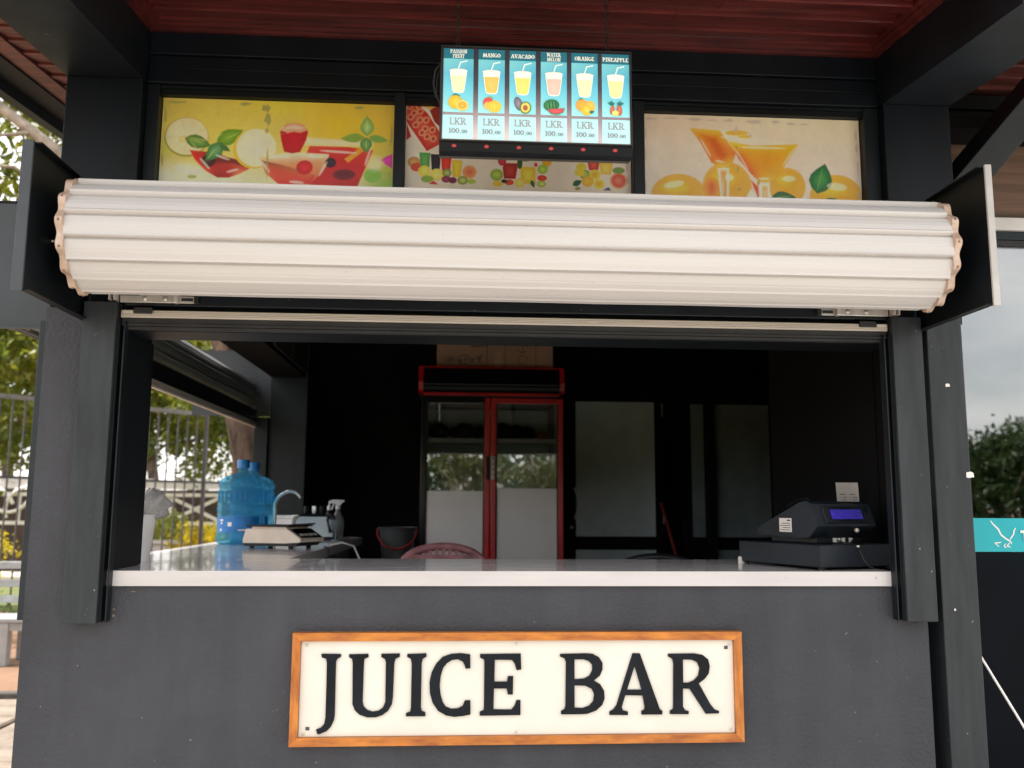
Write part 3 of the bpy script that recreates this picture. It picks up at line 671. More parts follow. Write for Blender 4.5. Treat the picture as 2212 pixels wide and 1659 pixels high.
LET = {'J':[[(-638,108),(-577,107),(-575,99),(-587,92),(-591,84),(-590,-81),(-592,-97),(-601,-117),(-614,-130),(-636,-139),(-643,-138),(-647,-125),(-633,-120),(-622,-108),(-619,-87),(-619,0),(-620,80),(-623,93),(-637,97)]],
 'U':[[(-550,106),(-489,107),(-488,97),(-501,92),(-502,80),(-503,-41),(-499,-56),(-487,-67),(-470,-72),(-451,-69),(-438,-59),(-431,-42),(-432,80),(-435,91),(-447,97),(-447,107),(-388,108),(-388,98),(-402,91),(-405,76),(-407,-29),(-410,-50),(-421,-69),(-438,-82),(-459,-89),(-487,-89),(-511,-81),(-527,-67),(-535,-48),(-538,80),(-540,92),(-550,97)]],
 'I':[[(-364,106),(-303,108),(-302,98),(-314,91),(-317,76),(-317,-60),(-314,-71),(-303,-75),(-302,-87),(-364,-87),(-364,-77),(-351,-73),(-349,-59),(-349,76),(-352,91),(-364,97)]],
 'C':[[(-161,104),(-160,61),(-175,59),(-179,71),(-185,82),(-201,89),(-219,87),(-236,77),(-248,62),(-255,38),(-258,7),(-255,-20),(-248,-43),(-238,-58),(-220,-65),(-199,-64),(-183,-56),(-177,-40),(-159,-39),(-158,-83),(-181,-87),(-209,-90),(-237,-85),(-262,-71),(-280,-46),(-289,-16),(-291,18),(-285,48),(-271,75),(-251,96),(-223,106),(-191,108)]],
 'E':[[(-129,105),(3,106),(5,56),(-10,54),(-16,74),(-25,86),(-81,87),(-82,18),(-41,18),(-38,35),(-21,35),(-22,-22),(-38,-22),(-42,-3),(-83,-3),(-84,-68),(-26,-69),(-15,-55),(-10,-40),(3,-40),(3,-86),(-128,-87),(-128,-75),(-116,-70),(-115,-58),(-115,75),(-116,88),(-129,94)]],
 'B':[[(132,104),(214,106),(239,104),(260,93),(271,76),(271,55),(262,35),(242,20),(263,8),(276,-13),(277,-37),(269,-57),(249,-74),(220,-84),(199,-85),(135,-85),(135,-75),(146,-69),(149,-60),(151,77),(147,90),(132,96)],[(179,87),(207,87),(225,82),(237,69),(237,52),(228,35),(210,26),(179,24)],[(179,5),(213,4),(235,-6),(243,-23),(240,-44),(227,-59),(206,-66),(179,-65)]],
 'A':[[(371,105),(395,105),(455,-62),(459,-72),(467,-77),(466,-88),(398,-88),(398,-77),(407,-73),(409,-65),(402,-28),(345,-27),(333,-65),(338,-75),(353,-78),(353,-89),(293,-88),(293,-78),(306,-71),(316,-58)],[(377,65),(399,-10),(351,-10)]],
 'R':[[(489,103),(575,104),(604,99),(622,85),(627,64),(623,40),(609,23),(589,9),(626,-57),(640,-74),(654,-79),(654,-86),(610,-87),(558,-8),(536,-7),(535,-63),(541,-75),(554,-79),(553,-88),(492,-87),(492,-77),(502,-72),(503,-63),(506,71),(503,87),(489,94)],[(538,85),(567,84),(585,76),(593,57),(588,33),(573,18),(555,11),(537,11)]]}
for ch, k in (('J', 0), ('U', 0), ('I', 0), ('C', 0), ('E', 0), ('B', 0), ('A', 0), ('R', 0)):
    shape2d('letter', LET[ch], 'letter_black', SG, Vector((.2165, -.0216, .789)), .007, scale=.001)
for x, z in ((x0 + .045, z1 - .04), (.205, z1 - .038), (x1 - .042, z1 - .042), (x0 + .042, z0 + .036), (.205, z0 + .036), (x1 - .042, z0 + .04)):
    bm = B(); lathe(bm, [(.005, 0), (.005, .0015), (.003, .0025)], 10); bmesh.ops.transform(bm, matrix=Matrix.Translation((x, -.0182, z)) @ Matrix.Rotation(PI / 2, 4, 'X'), verts=bm.verts)
    obj('screw', bm, 'steel', SG)
for x, z in ((x1 - .050, z1 - .052), (x0 + .055, z0 + .052)):
    obj('chip', bx(x - .006, x + .006, -.0205, -.0182, z - .005, z + .005), 'ink', SG)

# ================================================================== POSTERS in the clerestory
def poster(label, x0, x1, z0, z1, y=.085):
    t = thing('poster', label, 'poster', ((x0 + x1) / 2, y, z0))
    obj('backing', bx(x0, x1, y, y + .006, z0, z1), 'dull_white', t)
    return t
# left: cocktails
t = poster('yellow poster of red fruit drinks with mint and lemon, nearest the side panel', -1.062, -.240, 2.305, 2.811)
PZ = 2.808
def mpL(x, y): return (-1.061 + ((x - 95) + (y - 147) * .052 * (1 - (x - 95) / 1830)) * 4.485e-4, PZ - (y - 147 - (x - 95) * .0372) * 4.5e-4)
def rectm(x, y): return (x, y)
A = Art(rectm, .0845)
Y1, Y2, Cc, Gg = (212, 194, 86), (220, 194, 66), (226, 214, 186), (138, 172, 62)
A.grid(-1.0615, -.2405, 2.810, 2.306, [[(196, 174, 84), Y1, Y2, (214, 182, 60), (206, 178, 70)], [(206, 186, 88), Y1, (206, 190, 90), (222, 184, 46), (210, 178, 58)], [(196, 186, 90), (216, 196, 96), (214, 196, 104), (226, 198, 84), (190, 180, 70)], [Cc, (224, 212, 176), (226, 208, 160), (226, 210, 170), Gg], [Cc, (224, 216, 188), (226, 210, 170), (220, 210, 170), (110, 160, 50)], [Cc, Cc, Cc, Cc, (150, 180, 90)]])
A.mp = mpL; A.f = .006
A.ell(275, 470, 174, 164, (150, 146, 50), (190, 180, 90)); A.ell(278, 464, 166, 154, (228, 206, 160), (234, 214, 176)); A.ell(250, 485, 40, 30, (214, 190, 120), (226, 204, 140))
A.poly([(300, 578), (520, 600), (775, 735), (700, 775), (610, 808), (520, 806), (420, 745), (340, 655)], [(214, 60, 30), (120, 30, 20), (200, 70, 40), (226, 120, 80), (170, 20, 20), (150, 20, 22), (214, 70, 40), (210, 40, 26)], (176, 40, 24))
A.poly([(420, 600), (690, 660), (770, 730), (640, 690), (480, 690)], (130, 44, 24), (112, 26, 20))
A.ell(450, 665, 55, 52, (58, 26, 30), (84, 40, 40))
A.leaf(262, 478, 470, 545, .26, (74, 120, 40), (120, 160, 70)); A.leaf(512, 520, 720, 415, .28, (96, 140, 30), (130, 166, 50)); A.leaf(560, 520, 425, 668, .30, (60, 120, 60), (112, 160, 100)); A.leaf(540, 540, 620, 590, .25, (70, 110, 50))
A.ell(812, 570, 168, 166, (226, 178, 40), (236, 196, 70)); A.ell(825, 562, 158, 158, (236, 214, 176), (240, 222, 192))
A.poly([(1250, 548), (1560, 560), (1762, 588), (1700, 740), (1640, 890), (1250, 872), (1180, 720)], [(206, 60, 44), (200, 48, 36), (214, 70, 40), (190, 30, 26), (170, 24, 22), (190, 34, 30), (200, 40, 34)], (186, 30, 30))
A.poly([(1180, 470), (1760, 520), (1762, 560), (1400, 552), (1180, 545)], (226, 200, 140), (228, 208, 168))
A.poly([(1530, 660), (1650, 570), (1700, 580), (1560, 690)], (230, 150, 40))
A.ell(1530, 790, 90, 45, (110, 22, 26), (92, 18, 24))
A.poly([(845, 640), (1100, 600), (1405, 620), (1395, 700), (1330, 790), (1255, 865), (1010, 868), (900, 760)], [(232, 200, 150), (236, 214, 180), (232, 206, 170), (224, 160, 110), (210, 120, 70), (206, 70, 50), (200, 50, 40), (196, 90, 50)], (214, 140, 80))
A.poly([(870, 668), (1010, 700), (1250, 770), (1300, 800), (1250, 866), (1010, 868), (900, 770)], [(120, 60, 30), (170, 90, 50), (196, 110, 70), (204, 60, 40), (200, 40, 34), (206, 50, 40), (214, 100, 50)], (208, 72, 46))
A.ell(1212, 728, 66, 60, (190, 26, 28), (206, 40, 40)); A.ell(1420, 690, 44, 42, (40, 22, 34), (60, 34, 46))
A.poly([(1012, 430), (1060, 370), (1130, 356), (1200, 376), (1236, 430), (1222, 500), (1175, 600), (1110, 612), (1046, 596), (1022, 500)], (178, 20, 28), (196, 24, 34))
A.poly([(1020, 415), (1065, 368), (1130, 356), (1200, 378), (1228, 420), (1170, 440), (1120, 430), (1070, 442)], (214, 150, 120), (224, 190, 160))
A.leaf(1710, 470, 1705, 300, .33, (116, 160, 70), (170, 200, 120)); A.leaf(1700, 480, 1705, 612, .38, (74, 130, 60), (120, 166, 90)); A.leaf(1690, 480, 1495, 490, .2, (126, 160, 60)); A.leaf(1720, 480, 1880, 510, .2, (120, 160, 70))
A.poly([(1822, 670), (1870, 640), (1918, 620), (1916, 742), (1870, 712)], (196, 30, 150), (214, 60, 170))
A.ell(1760, 800, 70, 60, (130, 176, 70), (120, 176, 60)); A.ell(320, 795, 36, 16, (150, 168, 70))
for k in range(9): A.poly([(278, 464), (278 + 150 * math.cos(k * .7 + .2), 464 + 138 * math.sin(k * .7 + .2)), (278 + 150 * math.cos(k * .7 + .35), 464 + 138 * math.sin(k * .7 + .35))], (210, 190, 130), a=.35, f=.002)
for k in range(9): A.poly([(825, 562), (825 + 140 * math.cos(k * .7 + .2), 562 + 140 * math.sin(k * .7 + .2)), (825 + 140 * math.cos(k * .7 + .32), 562 + 140 * math.sin(k * .7 + .32))], (226, 196, 130), a=.4, f=.002)
for k in range(26): A.ell(1030 + 17 * (k % 12) + random.uniform(-6, 6), 392 + 26 * (k // 12) + random.uniform(-8, 8), 4, 6, (236, 200, 170) if k < 14 else (226, 120, 100), None, 0, 8, f=.001)
A.glow((1300, 640, 70, 8, .03), (1000, 640, 90, 7, -.05), (900, 720, 14, 60, -.6), (1360, 740, 10, 70, .5), (420, 690, 10, 60, -.7), (1720, 640, 8, 80, .3), (1480, 600, 150, 10, .08), (640, 750, 50, 10, -.25), (1150, 850, 60, 12, .1), (560, 640, 60, 10, .35))
A.glow((520, 470, 4, 50, 1.0), (470, 610, 4, 50, .6), (350, 500, 60, 3, .35), (640, 460, 60, 3, -.45), (1705, 380, 3, 60, 0), (1703, 540, 3, 50, 0), c=(196, 214, 130), a=.5, f=.002)
A.glow((500, 860, 160, 30, 0), (300, 740, 120, 40, .2), (1780, 700, 60, 60, 0), a=.35, f=.03)
A.worn([(905, 230, 40, 40), (912, 330, 28, 50), (905, 420, 16, 30), (740, 195, 50, 16), (1640, 230, 44, 18), (200, 180, 70, 14), (110, 300, 8, 70), (1905, 480, 12, 90), (1895, 800, 12, 60), (915, 700, 8, 160), (85, 650, 10, 60)], (158, 152, 84), 3)
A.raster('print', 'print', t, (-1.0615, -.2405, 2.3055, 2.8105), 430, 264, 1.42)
# middle: juices between diamond photographs, behind the menu board
t = poster('fruit and juice collage poster partly hidden behind the hanging menu board', -.198, .625, 2.305, 2.811)
def mpM(x, y): return (-.197 + (x + 121) * 3.79e-4, 2.512 + (1490 + x * .0205 - y) * 3.72e-4)
A = Art(rectm, .0845); A.grid(-.1975, .6245, 2.810, 2.306, [[(226, 206, 188)] * 3, [(222, 202, 186)] * 3, [(214, 196, 182)] * 3]); A.mp = mpM; A.f = .003
A.poly([(-118, 600), (-60, 622), (80, 760), (205, 960), (205, 1075), (80, 1148), (-118, 850)], [(206, 60, 46), (196, 40, 36), (190, 30, 30), (196, 50, 30), (190, 60, 40), (180, 30, 24), (196, 50, 40)], (206, 84, 60))
for i, (x, y) in enumerate(((-90, 690), (-50, 760), (10, 740), (70, 830), (10, 830), (60, 920), (130, 930), (80, 1000), (140, 1020), (-80, 800), (-30, 880), (30, 960), (0, 690))):
    A.ell(x, y, 32, 36, (226, 150, 110), (168, 18, 20), rot=.5); 
A.poly([(-118, 640), (180, 640), (170, 690), (110, 720), (-60, 655)], (206, 150, 60), (226, 180, 80)); A.poly([(100, 730), (205, 660), (205, 900), (150, 850)], (140, 40, 30))
A.poly([(-118, 860), (-70, 1000), (-118, 1040)], (170, 30, 30))
for pts, c in (([(300, 1080), (470, 1090), (350, 1165)], (120, 40, 24)), ([(580, 1095), (730, 1100), (630, 1172)], (80, 34, 28)), ([(880, 1105), (1005, 1115), (915, 1180)], (128, 132, 30)), ([(1145, 1115), (1290, 1125), (1190, 1190)], (140, 140, 50)), ([(1410, 1130), (1600, 1135), (1455, 1197)], (18, 28, 44)), ([(1680, 1140), (1840, 1150), (1735, 1207)], (50, 24, 30)), ([(1960, 1150), (2040, 1150), (2035, 1190), (2000, 1195)], (190, 60, 60)), ([(100, 1480), (195, 1485), (150, 1445)], (190, 40, 40)), ([(1770, 1530), (1855, 1530), (1825, 1495)], (20, 70, 120))):
    A.poly(pts, c)
O, Yl, G1, Rd, Kw = (226, 160, 40), (232, 196, 60), (130, 160, 50), (196, 40, 34), (150, 170, 70)
A.ell(-40, 1260, 60, 55, (180, 130, 60), (206, 160, 90)); A.ell(-10, 1310, 60, 45, (196, 70, 40)); A.poly([(10, 1160), (115, 1165), (105, 1330), (25, 1325)], (60, 140, 60), (96, 160, 80)); A.poly([(118, 1175), (215, 1180), (205, 1345), (130, 1340)], (24, 18, 24), (40, 30, 36)); A.poly([(217, 1200), (318, 1205), (305, 1350), (228, 1345)], (190, 36, 30), (214, 60, 40)); A.poly([(318, 1235), (422, 1240), (405, 1410), (330, 1405)], (220, 176, 40), (232, 196, 60))
A.ell(60, 1350, 60, 56, Yl, (240, 214, 100)); A.ell(180, 1385, 66, 62, (214, 196, 80), (226, 210, 110)); A.ell(275, 1365, 44, 42, (110, 130, 50), (176, 186, 100)); A.ell(490, 1355, 68, 66, (226, 150, 90), (206, 100, 80)); A.ell(270, 1430, 46, 34, (120, 40, 70), (150, 60, 90)); A.ell(330, 1440, 40, 32, (110, 40, 66)); A.ell(425, 1440, 50, 44, (120, 140, 50), (190, 196, 120)); A.ell(90, 1430, 60, 36, G1); A.ell(510, 1450, 40, 26, (160, 180, 70))
A.ell(800, 1235, 40, 52, (170, 40, 60), (190, 70, 80)); A.ell(750, 1380, 62, 60, (130, 160, 60), (170, 190, 90)); A.poly([(830, 1260), (945, 1262), (950, 1300), (930, 1420), (820, 1418), (805, 1300)], (150, 40, 40), (176, 70, 60)); A.poly([(990, 1295), (1115, 1300), (1128, 1340), (1118, 1470), (985, 1465), (976, 1330)], (220, 180, 50), (236, 204, 90)); A.ell(1020, 1215, 60, 28, (90, 140, 80), (150, 180, 120)); A.ell(970, 1260, 26, 60, (50, 90, 50)); A.ell(1232, 1250, 44, 42, O); A.ell(1190, 1320, 50, 48, (140, 180, 60), (176, 206, 90)); A.ell(1125, 1275, 16, 22, Rd); A.ell(1185, 1410, 46, 30, Rd, (206, 80, 60)); A.ell(1180, 1470, 44, 34, Kw, (196, 206, 120)); A.ell(970, 1460, 48, 46, (220, 190, 80), (236, 216, 130)); A.ell(870, 1455, 44, 30, (206, 80, 60)); A.leaf(1080, 1430, 1110, 1510, .25, (50, 110, 60)); A.ell(760, 1470, 50, 28, (220, 180, 60)); A.leaf(790, 1440, 860, 1450, .3, (40, 60, 50))
A.poly([(1620, 1215), (1745, 1220), (1725, 1330), (1640, 1325)], (176, 40, 30), (206, 80, 60)); A.poly([(1735, 1235), (1875, 1240), (1850, 1370), (1755, 1365)], (226, 170, 50), (236, 196, 90)); A.ell(1565, 1290, 50, 40, (206, 190, 60)); A.ell(1600, 1370, 54, 50, (130, 150, 60), (170, 186, 90)); A.ell(1548, 1350, 50, 40, (214, 190, 60)); A.ell(1695, 1370, 56, 52, Yl, O); A.ell(1625, 1440, 58, 54, O, (236, 180, 60)); A.ell(1735, 1465, 54, 52, Yl, O); A.ell(1925, 1430, 84, 84, (226, 150, 90), (206, 70, 50)); A.ell(1925, 1430, 66, 66, (200, 70, 50), (226, 120, 90)); A.ell(1925, 1325, 60, 34, (110, 140, 60)); A.leaf(1480, 1480, 1570, 1430, .3, (30, 90, 60)); A.leaf(1500, 1515, 1560, 1510, .3, (130, 140, 70))
A.worn([(2010, 1300, 12, 60), (2015, 1420, 10, 50), (2000, 1210, 14, 20)], (180, 166, 158), 4)
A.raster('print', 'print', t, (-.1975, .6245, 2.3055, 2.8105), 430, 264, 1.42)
# right: orange cocktails
t = poster('pale poster of two orange cocktails among oranges, by the right column', .671, 1.490, 2.305, 2.811)
def mpR(x, y): return (.672 + ((x - 163) - (y - 130) * .03 * (x - 163) / 1877) * 4.36e-4, PZ - (y - 130 - (x - 163) * .0277) * 4.42e-4)
A = Art(rectm, .0845); A.grid(.6715, 1.4895, 2.810, 2.306, [[(216, 190, 166), (222, 196, 170), (224, 200, 172), (216, 196, 168)], [(224, 198, 182)] * 4, [(226, 204, 192)] * 4, [(226, 206, 196)] * 4]); A.mp = mpR; A.f = .006
def fruit(x, y, rx, ry, rot=0): A.ell(x, y, rx, ry, (226, 164, 60), (226, 160, 36), rot); A.ell(x - rx * .15, y - ry * .35, rx * .62, ry * .45, (228, 166, 40), (232, 186, 50), rot)
fruit(460, 830, 238, 182); fruit(880, 760, 215, 215); A.ell(745, 770, 75, 95, (226, 150, 50), (206, 100, 40)); fruit(1405, 760, 160, 165); fruit(1830, 860, 235, 205)
A.poly([(560, 248), (825, 268), (960, 470), (930, 560), (860, 598), (800, 592), (745, 545), (650, 370)], [(226, 176, 70), (226, 178, 50), (206, 110, 40), (226, 170, 50), (232, 190, 70), (226, 176, 60), (206, 110, 40), (214, 130, 40)], (196, 88, 26))
A.poly([(820, 262), (900, 262), (1490, 385), (1506, 392), (1480, 440), (900, 370)], (226, 204, 180), (228, 206, 186))
A.ell(970, 290, 100, 24, (222, 178, 70), (214, 166, 60)); A.ell(1040, 322, 60, 14, (228, 180, 60))
A.poly([(895, 362), (1100, 402), (1506, 388), (1410, 545), (1330, 665), (1230, 726), (1160, 716), (1090, 650), (985, 520)], [(232, 196, 60), (228, 174, 40), (230, 178, 40), (226, 160, 40), (224, 160, 40), (232, 190, 70), (226, 160, 40), (206, 96, 36), (204, 90, 30)], (222, 146, 22))
A.poly([(800, 600), (900, 596), (893, 890), (826, 888)], (232, 214, 190), (226, 150, 60)); A.poly([(842, 670), (872, 672), (868, 886), (846, 884)], (214, 150, 60)); A.poly([(1165, 738), (1250, 736), (1252, 905), (1170, 902)], (232, 220, 196), (210, 160, 80))
A.poly([(1020, 890), (1085, 780), (1150, 890)], (232, 212, 196)); A.poly([(1085, 700), (1150, 760), (1160, 890), (1120, 790)], (206, 84, 40))
A.leaf(1665, 820, 1740, 558, .38, (30, 100, 60), (70, 140, 66)); A.leaf(1250, 880, 1478, 850, .30, (46, 90, 56), (70, 116, 66)); A.leaf(1260, 905, 1480, 866, .12, (60, 130, 50)); A.leaf(1685, 905, 1930, 915, .22, (10, 100, 84)); A.poly([(1380, 900), (1500, 868), (1680, 880), (1660, 912)], (232, 200, 70)); A.ell(740, 878, 130, 22, (232, 196, 70))
A.glow((860, 330, 30, 6, .2), (700, 420, 8, 90, -.5), (820, 540, 40, 8, .2), (1200, 420, 200, 10, .02), (1010, 520, 8, 110, -.55), (1420, 500, 7, 100, .6), (1200, 690, 50, 10, 0), (850, 760, 5, 80, 0), (1210, 830, 6, 50, 0), (420, 740, 90, 30, -.2), (1420, 690, 60, 26, 0), (1840, 760, 90, 34, .1), (900, 680, 40, 30, 0), a=.4)
for k in range(40): A.ell(random.uniform(270, 640), random.uniform(740, 900), 3, 3, (206, 140, 40), None, 0, 6, a=.5, f=.001)
for k in range(40): A.ell(random.uniform(1690, 2000), random.uniform(760, 900), 3, 3, (206, 140, 40), None, 0, 6, a=.5, f=.001)
A.glow((1690, 700, 3, 110, .25), (1340, 850, 100, 3, -.1), c=(150, 190, 110), a=.5, f=.002)
A.worn([(230, 165, 60, 14), (400, 160, 70, 10), (600, 170, 80, 14), (760, 180, 60, 10), (900, 180, 40, 16), (1120, 190, 80, 18), (1310, 190, 40, 16), (1450, 210, 60, 16), (1560, 210, 40, 10), (2015, 300, 14, 60), (2020, 420, 14, 60), (2028, 600, 10, 70), (2040, 840, 14, 50), (185, 300, 10, 70), (180, 480, 8, 90), (965, 260, 16, 40), (1090, 320, 10, 24), (180, 760, 8, 60)], (190, 172, 156), 5)
A.worn([(975, 610, 12, 40), (985, 780, 20, 18), (1150, 730, 16, 30), (965, 420, 10, 30)], (176, 150, 60), 6)
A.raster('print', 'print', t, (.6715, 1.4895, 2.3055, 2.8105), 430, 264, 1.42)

# ================================================================== MENU LIGHT BOX
MB = thing('menu_board', 'lit menu board with six juice panels hanging on chains', 'menu board', (.228, -.43, 2.425))
MX0, MX1, MZ0, MZ1 = -.056, .516, 2.459, 2.752; MY = -.452
bm = B(); prism(bm, [(-.446, 2.458), (-.446, 2.757), (-.375, 2.757), (-.375, 2.430), (-.408, 2.424), (-.440, 2.428)], 'x', -.064, .523)
case = obj('case', bm, 'black_gloss', MB, bevel=.004)
for a, b, c, d in ((-.062, .521, 2.7525, 2.757), (-.062, .521, 2.4545, 2.4585)): obj('case_trim', bx(a, b, -.456, -.4465, c, d), 'chain_dark', case)
for a, b in ((-.062, -.0565), (.5165, .521)): obj('case_trim', bx(a, b, -.456, -.4465, 2.459, 2.752), 'chain_dark', case)
bm = bx(MX0, MX1, -.4505, -.4465, MZ0, MZ1)
for f in bm.faces: f.select = False
Wm, Hm = MX1 - MX0, MZ1 - MZ0
def mpB(x, y): u = (x - 240) / 1790; return (MX0 + u * Wm, MZ1 - (y - 95) / 868 * Hm)    # layout coords: x 240..2030, y 95..963
dif = obj('diffuser', bm, 'dull_white', MB)
A = Art(mpB, -.4507); A.grid(240, 2030, 95, 963, [[(36, 34, 44)] * 4, [(44, 40, 50)] * 4, [(60, 54, 62)] * 4, [(110, 98, 104)] * 4, [(166, 148, 150), (172, 156, 158), (160, 144, 150), (150, 136, 144)], [(206, 190, 184), (212, 200, 196), (200, 186, 186), (190, 176, 178)]])
A.build('print', 'print_lit', dif)
NAMES = [('PASSION', 'FRUIT'), ('MANGO',), ('AVACADO',), ('WATER', 'MELON'), ('ORANGE',), ('PINEAPPLE',)]
JUICE = [((236, 226, 176), (240, 230, 186)), ((240, 184, 84), (246, 196, 104)), ((226, 214, 106), (232, 220, 120)), ((236, 182, 168), (240, 196, 180)), ((238, 226, 176), (242, 230, 186)), ((240, 226, 150), (244, 230, 166))]
COLS = [(246, 530), (577, 828), (873, 1125), (1172, 1422), (1467, 1720), (1760, 2026)]
for i, (c0, c1) in enumerate(COLS):
    A = Art(mpB, -.4512); cx = (c0 + c1) / 2; W = c1 - c0
    A.grid(c0, c1, 103, 706, [[(122, 200, 208), (104, 190, 204)], [(120, 200, 208), (96, 184, 202)], [(100, 186, 206), (76, 168, 196)], [(110, 196, 214), (96, 188, 210)], [(132, 210, 218), (116, 202, 214)], [(160, 224, 226), (142, 216, 222)]])
    A.poly([(c0, 103), (c1, 103), (c1, 199), (c0, 199)], (14, 106, 124))
    nm = NAMES[i]
    if len(nm) == 2:
        art_text(A, nm[0], cx, 148, 36, (244, 240, 226), sx=.82 * min(1, W * .82 / (text_w(nm[0]) * 36 * .82))); art_text(A, nm[1], cx, 194, 36, (244, 240, 226), sx=.82)
    else:
        art_text(A, nm[0], cx, 175, 38, (244, 240, 226), sx=min(.95, W * .94 / (text_w(nm[0]) * 38)))
    jc, jl = JUICE[i]; sh = 6
    # straw, lid and cup
    A.poly([(cx - 8, 300), (cx + 4, 300), (cx + 26, 236), (cx + 14, 230)], (222, 236, 226)); A.poly([(cx + 14, 230), (cx + 26, 240), (cx + 86, 226), (cx + 82, 214)], (222, 236, 226))
    A.poly([(cx - 82, 330), (cx + 82, 330), (cx + 58, 500), (cx + 44, 524), (cx, 530), (cx - 44, 524), (cx - 58, 500)], (236, 240, 224), jl)
    A.poly([(cx - 72, 352), (cx + 72, 352), (cx + 52, 496), (cx + 40, 516), (cx - 40, 516), (cx - 52, 496)], jc, jl)
    A.poly([(cx - 76, 325), (cx + 76, 325), (cx + 70, 365), (cx - 70, 365)], (238, 234, 222)); A.ell(cx, 318, 86, 20, (240, 234, 224), (244, 238, 228)); A.ell(cx, 308, 70, 10, (226, 226, 216))
    y = 625
    if i == 0:
        A.leaf(cx - 60, 560, cx + 20, 556, .3, (40, 120, 90)); A.ell(cx - 26, 615, 66, 64, (214, 170, 30), (232, 196, 60)); A.ell(cx + 40, 645, 58, 50, (226, 196, 90), (236, 214, 130)); A.ell(cx + 40, 645, 40, 34, (206, 150, 40), (226, 180, 70))
    elif i == 1:
        A.leaf(cx - 40, 560, cx + 20, 566, .25, (110, 170, 120)); A.ell(cx - 28, 612, 52, 52, (206, 60, 70), (214, 100, 70)); A.ell(cx - 40, 640, 30, 34, (232, 180, 90)); A.ell(cx + 28, 645, 66, 56, (236, 186, 50), (240, 206, 80)); 
        for a_ in (-20, 10, 40): A.poly([(cx + a_, 600), (cx + a_ + 4, 600), (cx + a_ + 12, 690), (cx + a_ + 8, 690)], (222, 160, 40))
    elif i == 2:
        A.ell(cx - 40, 610, 38, 66, (96, 84, 96), (150, 136, 150), rot=-.3); A.ell(cx + 28, 645, 54, 58, (60, 96, 50), (206, 196, 70), rot=.3); A.ell(cx + 28, 645, 44, 48, (206, 196, 80), (226, 206, 110), rot=.3); A.ell(cx + 26, 648, 22, 26, (150, 70, 30), (180, 96, 50))
    elif i == 3:
        A.ell(cx - 24, 615, 76, 56, (30, 100, 60), (80, 150, 80), rot=-.15)
        for a_ in (-50, -20, 10): A.poly([(cx + a_, 575), (cx + a_ + 8, 572), (cx + a_ + 18, 660), (cx + a_ + 6, 662)], (20, 80, 50))
        A.poly([(cx - 60, 652), (cx + 104, 640), (cx + 90, 680), (cx + 40, 704), (cx - 20, 700), (cx - 50, 680)], (50, 120, 70)); A.poly([(cx - 54, 654), (cx + 98, 644), (cx + 84, 676), (cx + 40, 694), (cx - 16, 692), (cx - 44, 676)], (206, 56, 70), (222, 90, 96))
    elif i == 4:
        A.leaf(cx - 66, 562, cx + 4, 560, .35, (30, 110, 100)); A.ell(cx - 28, 606, 58, 58, (226, 150, 50), (236, 170, 60)); A.ell(cx + 50, 616, 48, 56, (232, 170, 60), (240, 196, 90)); A.ell(cx + 18, 650, 54, 50, (226, 170, 30), (240, 206, 80)); A.leaf(cx + 40, 672, cx + 92, 660, .3, (40, 110, 90))
    else:
        for dx_, s_ in ((-38, .9), (34, 1.1)):
            A.ell(cx + dx_ * .95, 640, 24 * s_, 48 * s_, (176, 84, 60), (206, 120, 90), rot=.2 if dx_ < 0 else -.1)
            for k in range(5): A.leaf(cx + dx_ * .9, 600, cx + dx_ * 1.2 + (k - 2) * 18, 548 + abs(k - 2) * 10, .16, (20, 110, 104))
        A.ell(cx - 8, 672, 34, 24, (236, 206, 90), (240, 220, 130))
    A.build('juice_panel', 'print_lit', MB)
    A = Art(mpB, -.4512)
    A.grid(c0, c1, 732, 955, [[(168, 226, 228), (176, 232, 232)], [(172, 230, 230), (182, 236, 234)], [(188, 234, 232), (182, 230, 230)]])
    art_text(A, 'LKR', cx, 824, 66, (128, 104, 118), sx=.98, outline=(190, 190, 196), thin=.28)
    art_text(A, '100.', cx - 28, 906, 50, (118, 92, 108), sx=.98, outline=(176, 166, 176), thin=.35); art_text(A, '00', cx + 64, 906, 36, (120, 96, 112), sx=.98)
    A.build('price_panel', 'print_lit', MB)
for i in range(6):
    x = MX0 + (355 + i * 306 - 240) / 1790 * Wm
    bm = B(); lathe(bm, [(.0075, 0), (.0075, .003), (.004, .006)], 12); bmesh.ops.transform(bm, matrix=Matrix.Translation((x, -.441, 2.4435)) @ Matrix.Rotation(PI / 2, 4, 'X') @ Matrix.Diagonal((1, .75, 1, 1)), verts=bm.verts); obj('led', bm, 'led_red', MB)
for x in (-.012, .452):
    bm = B(); z = 2.757; k = 0; ztop = zs(-.42, 3.075)
    while z < ztop:
        pts = []
        for j in range(10):
            a = 2 * PI * j / 10; u, v = .0055 * math.cos(a), .012 * math.sin(a)
            pts.append((x + (u if k % 2 else 0), -.42 + (0 if k % 2 else u), z + .011 + v))
        tube(bm, pts, .0019, 5, closed=True); z += .0185; k += 1
    obj('chain', bm, 'chain_dark', MB)
bm = B(); tube(bm, [(-.064, -.41, 2.72), (-.08, -.405, 2.70), (-.085, -.40, 2.66), (-.078, -.40, 2.62), (-.064, -.40, 2.60)], .003, 6); tube(bm, [(-.064, -.40, 2.71), (-.074, -.40, 2.68), (-.076, -.40, 2.63), (-.064, -.40, 2.59)], .0025, 6); obj('cable', bm, 'rubber', MB)

# ================================================================== INSIDE THE KIOSK
CT = 1.157                                                       # counter top
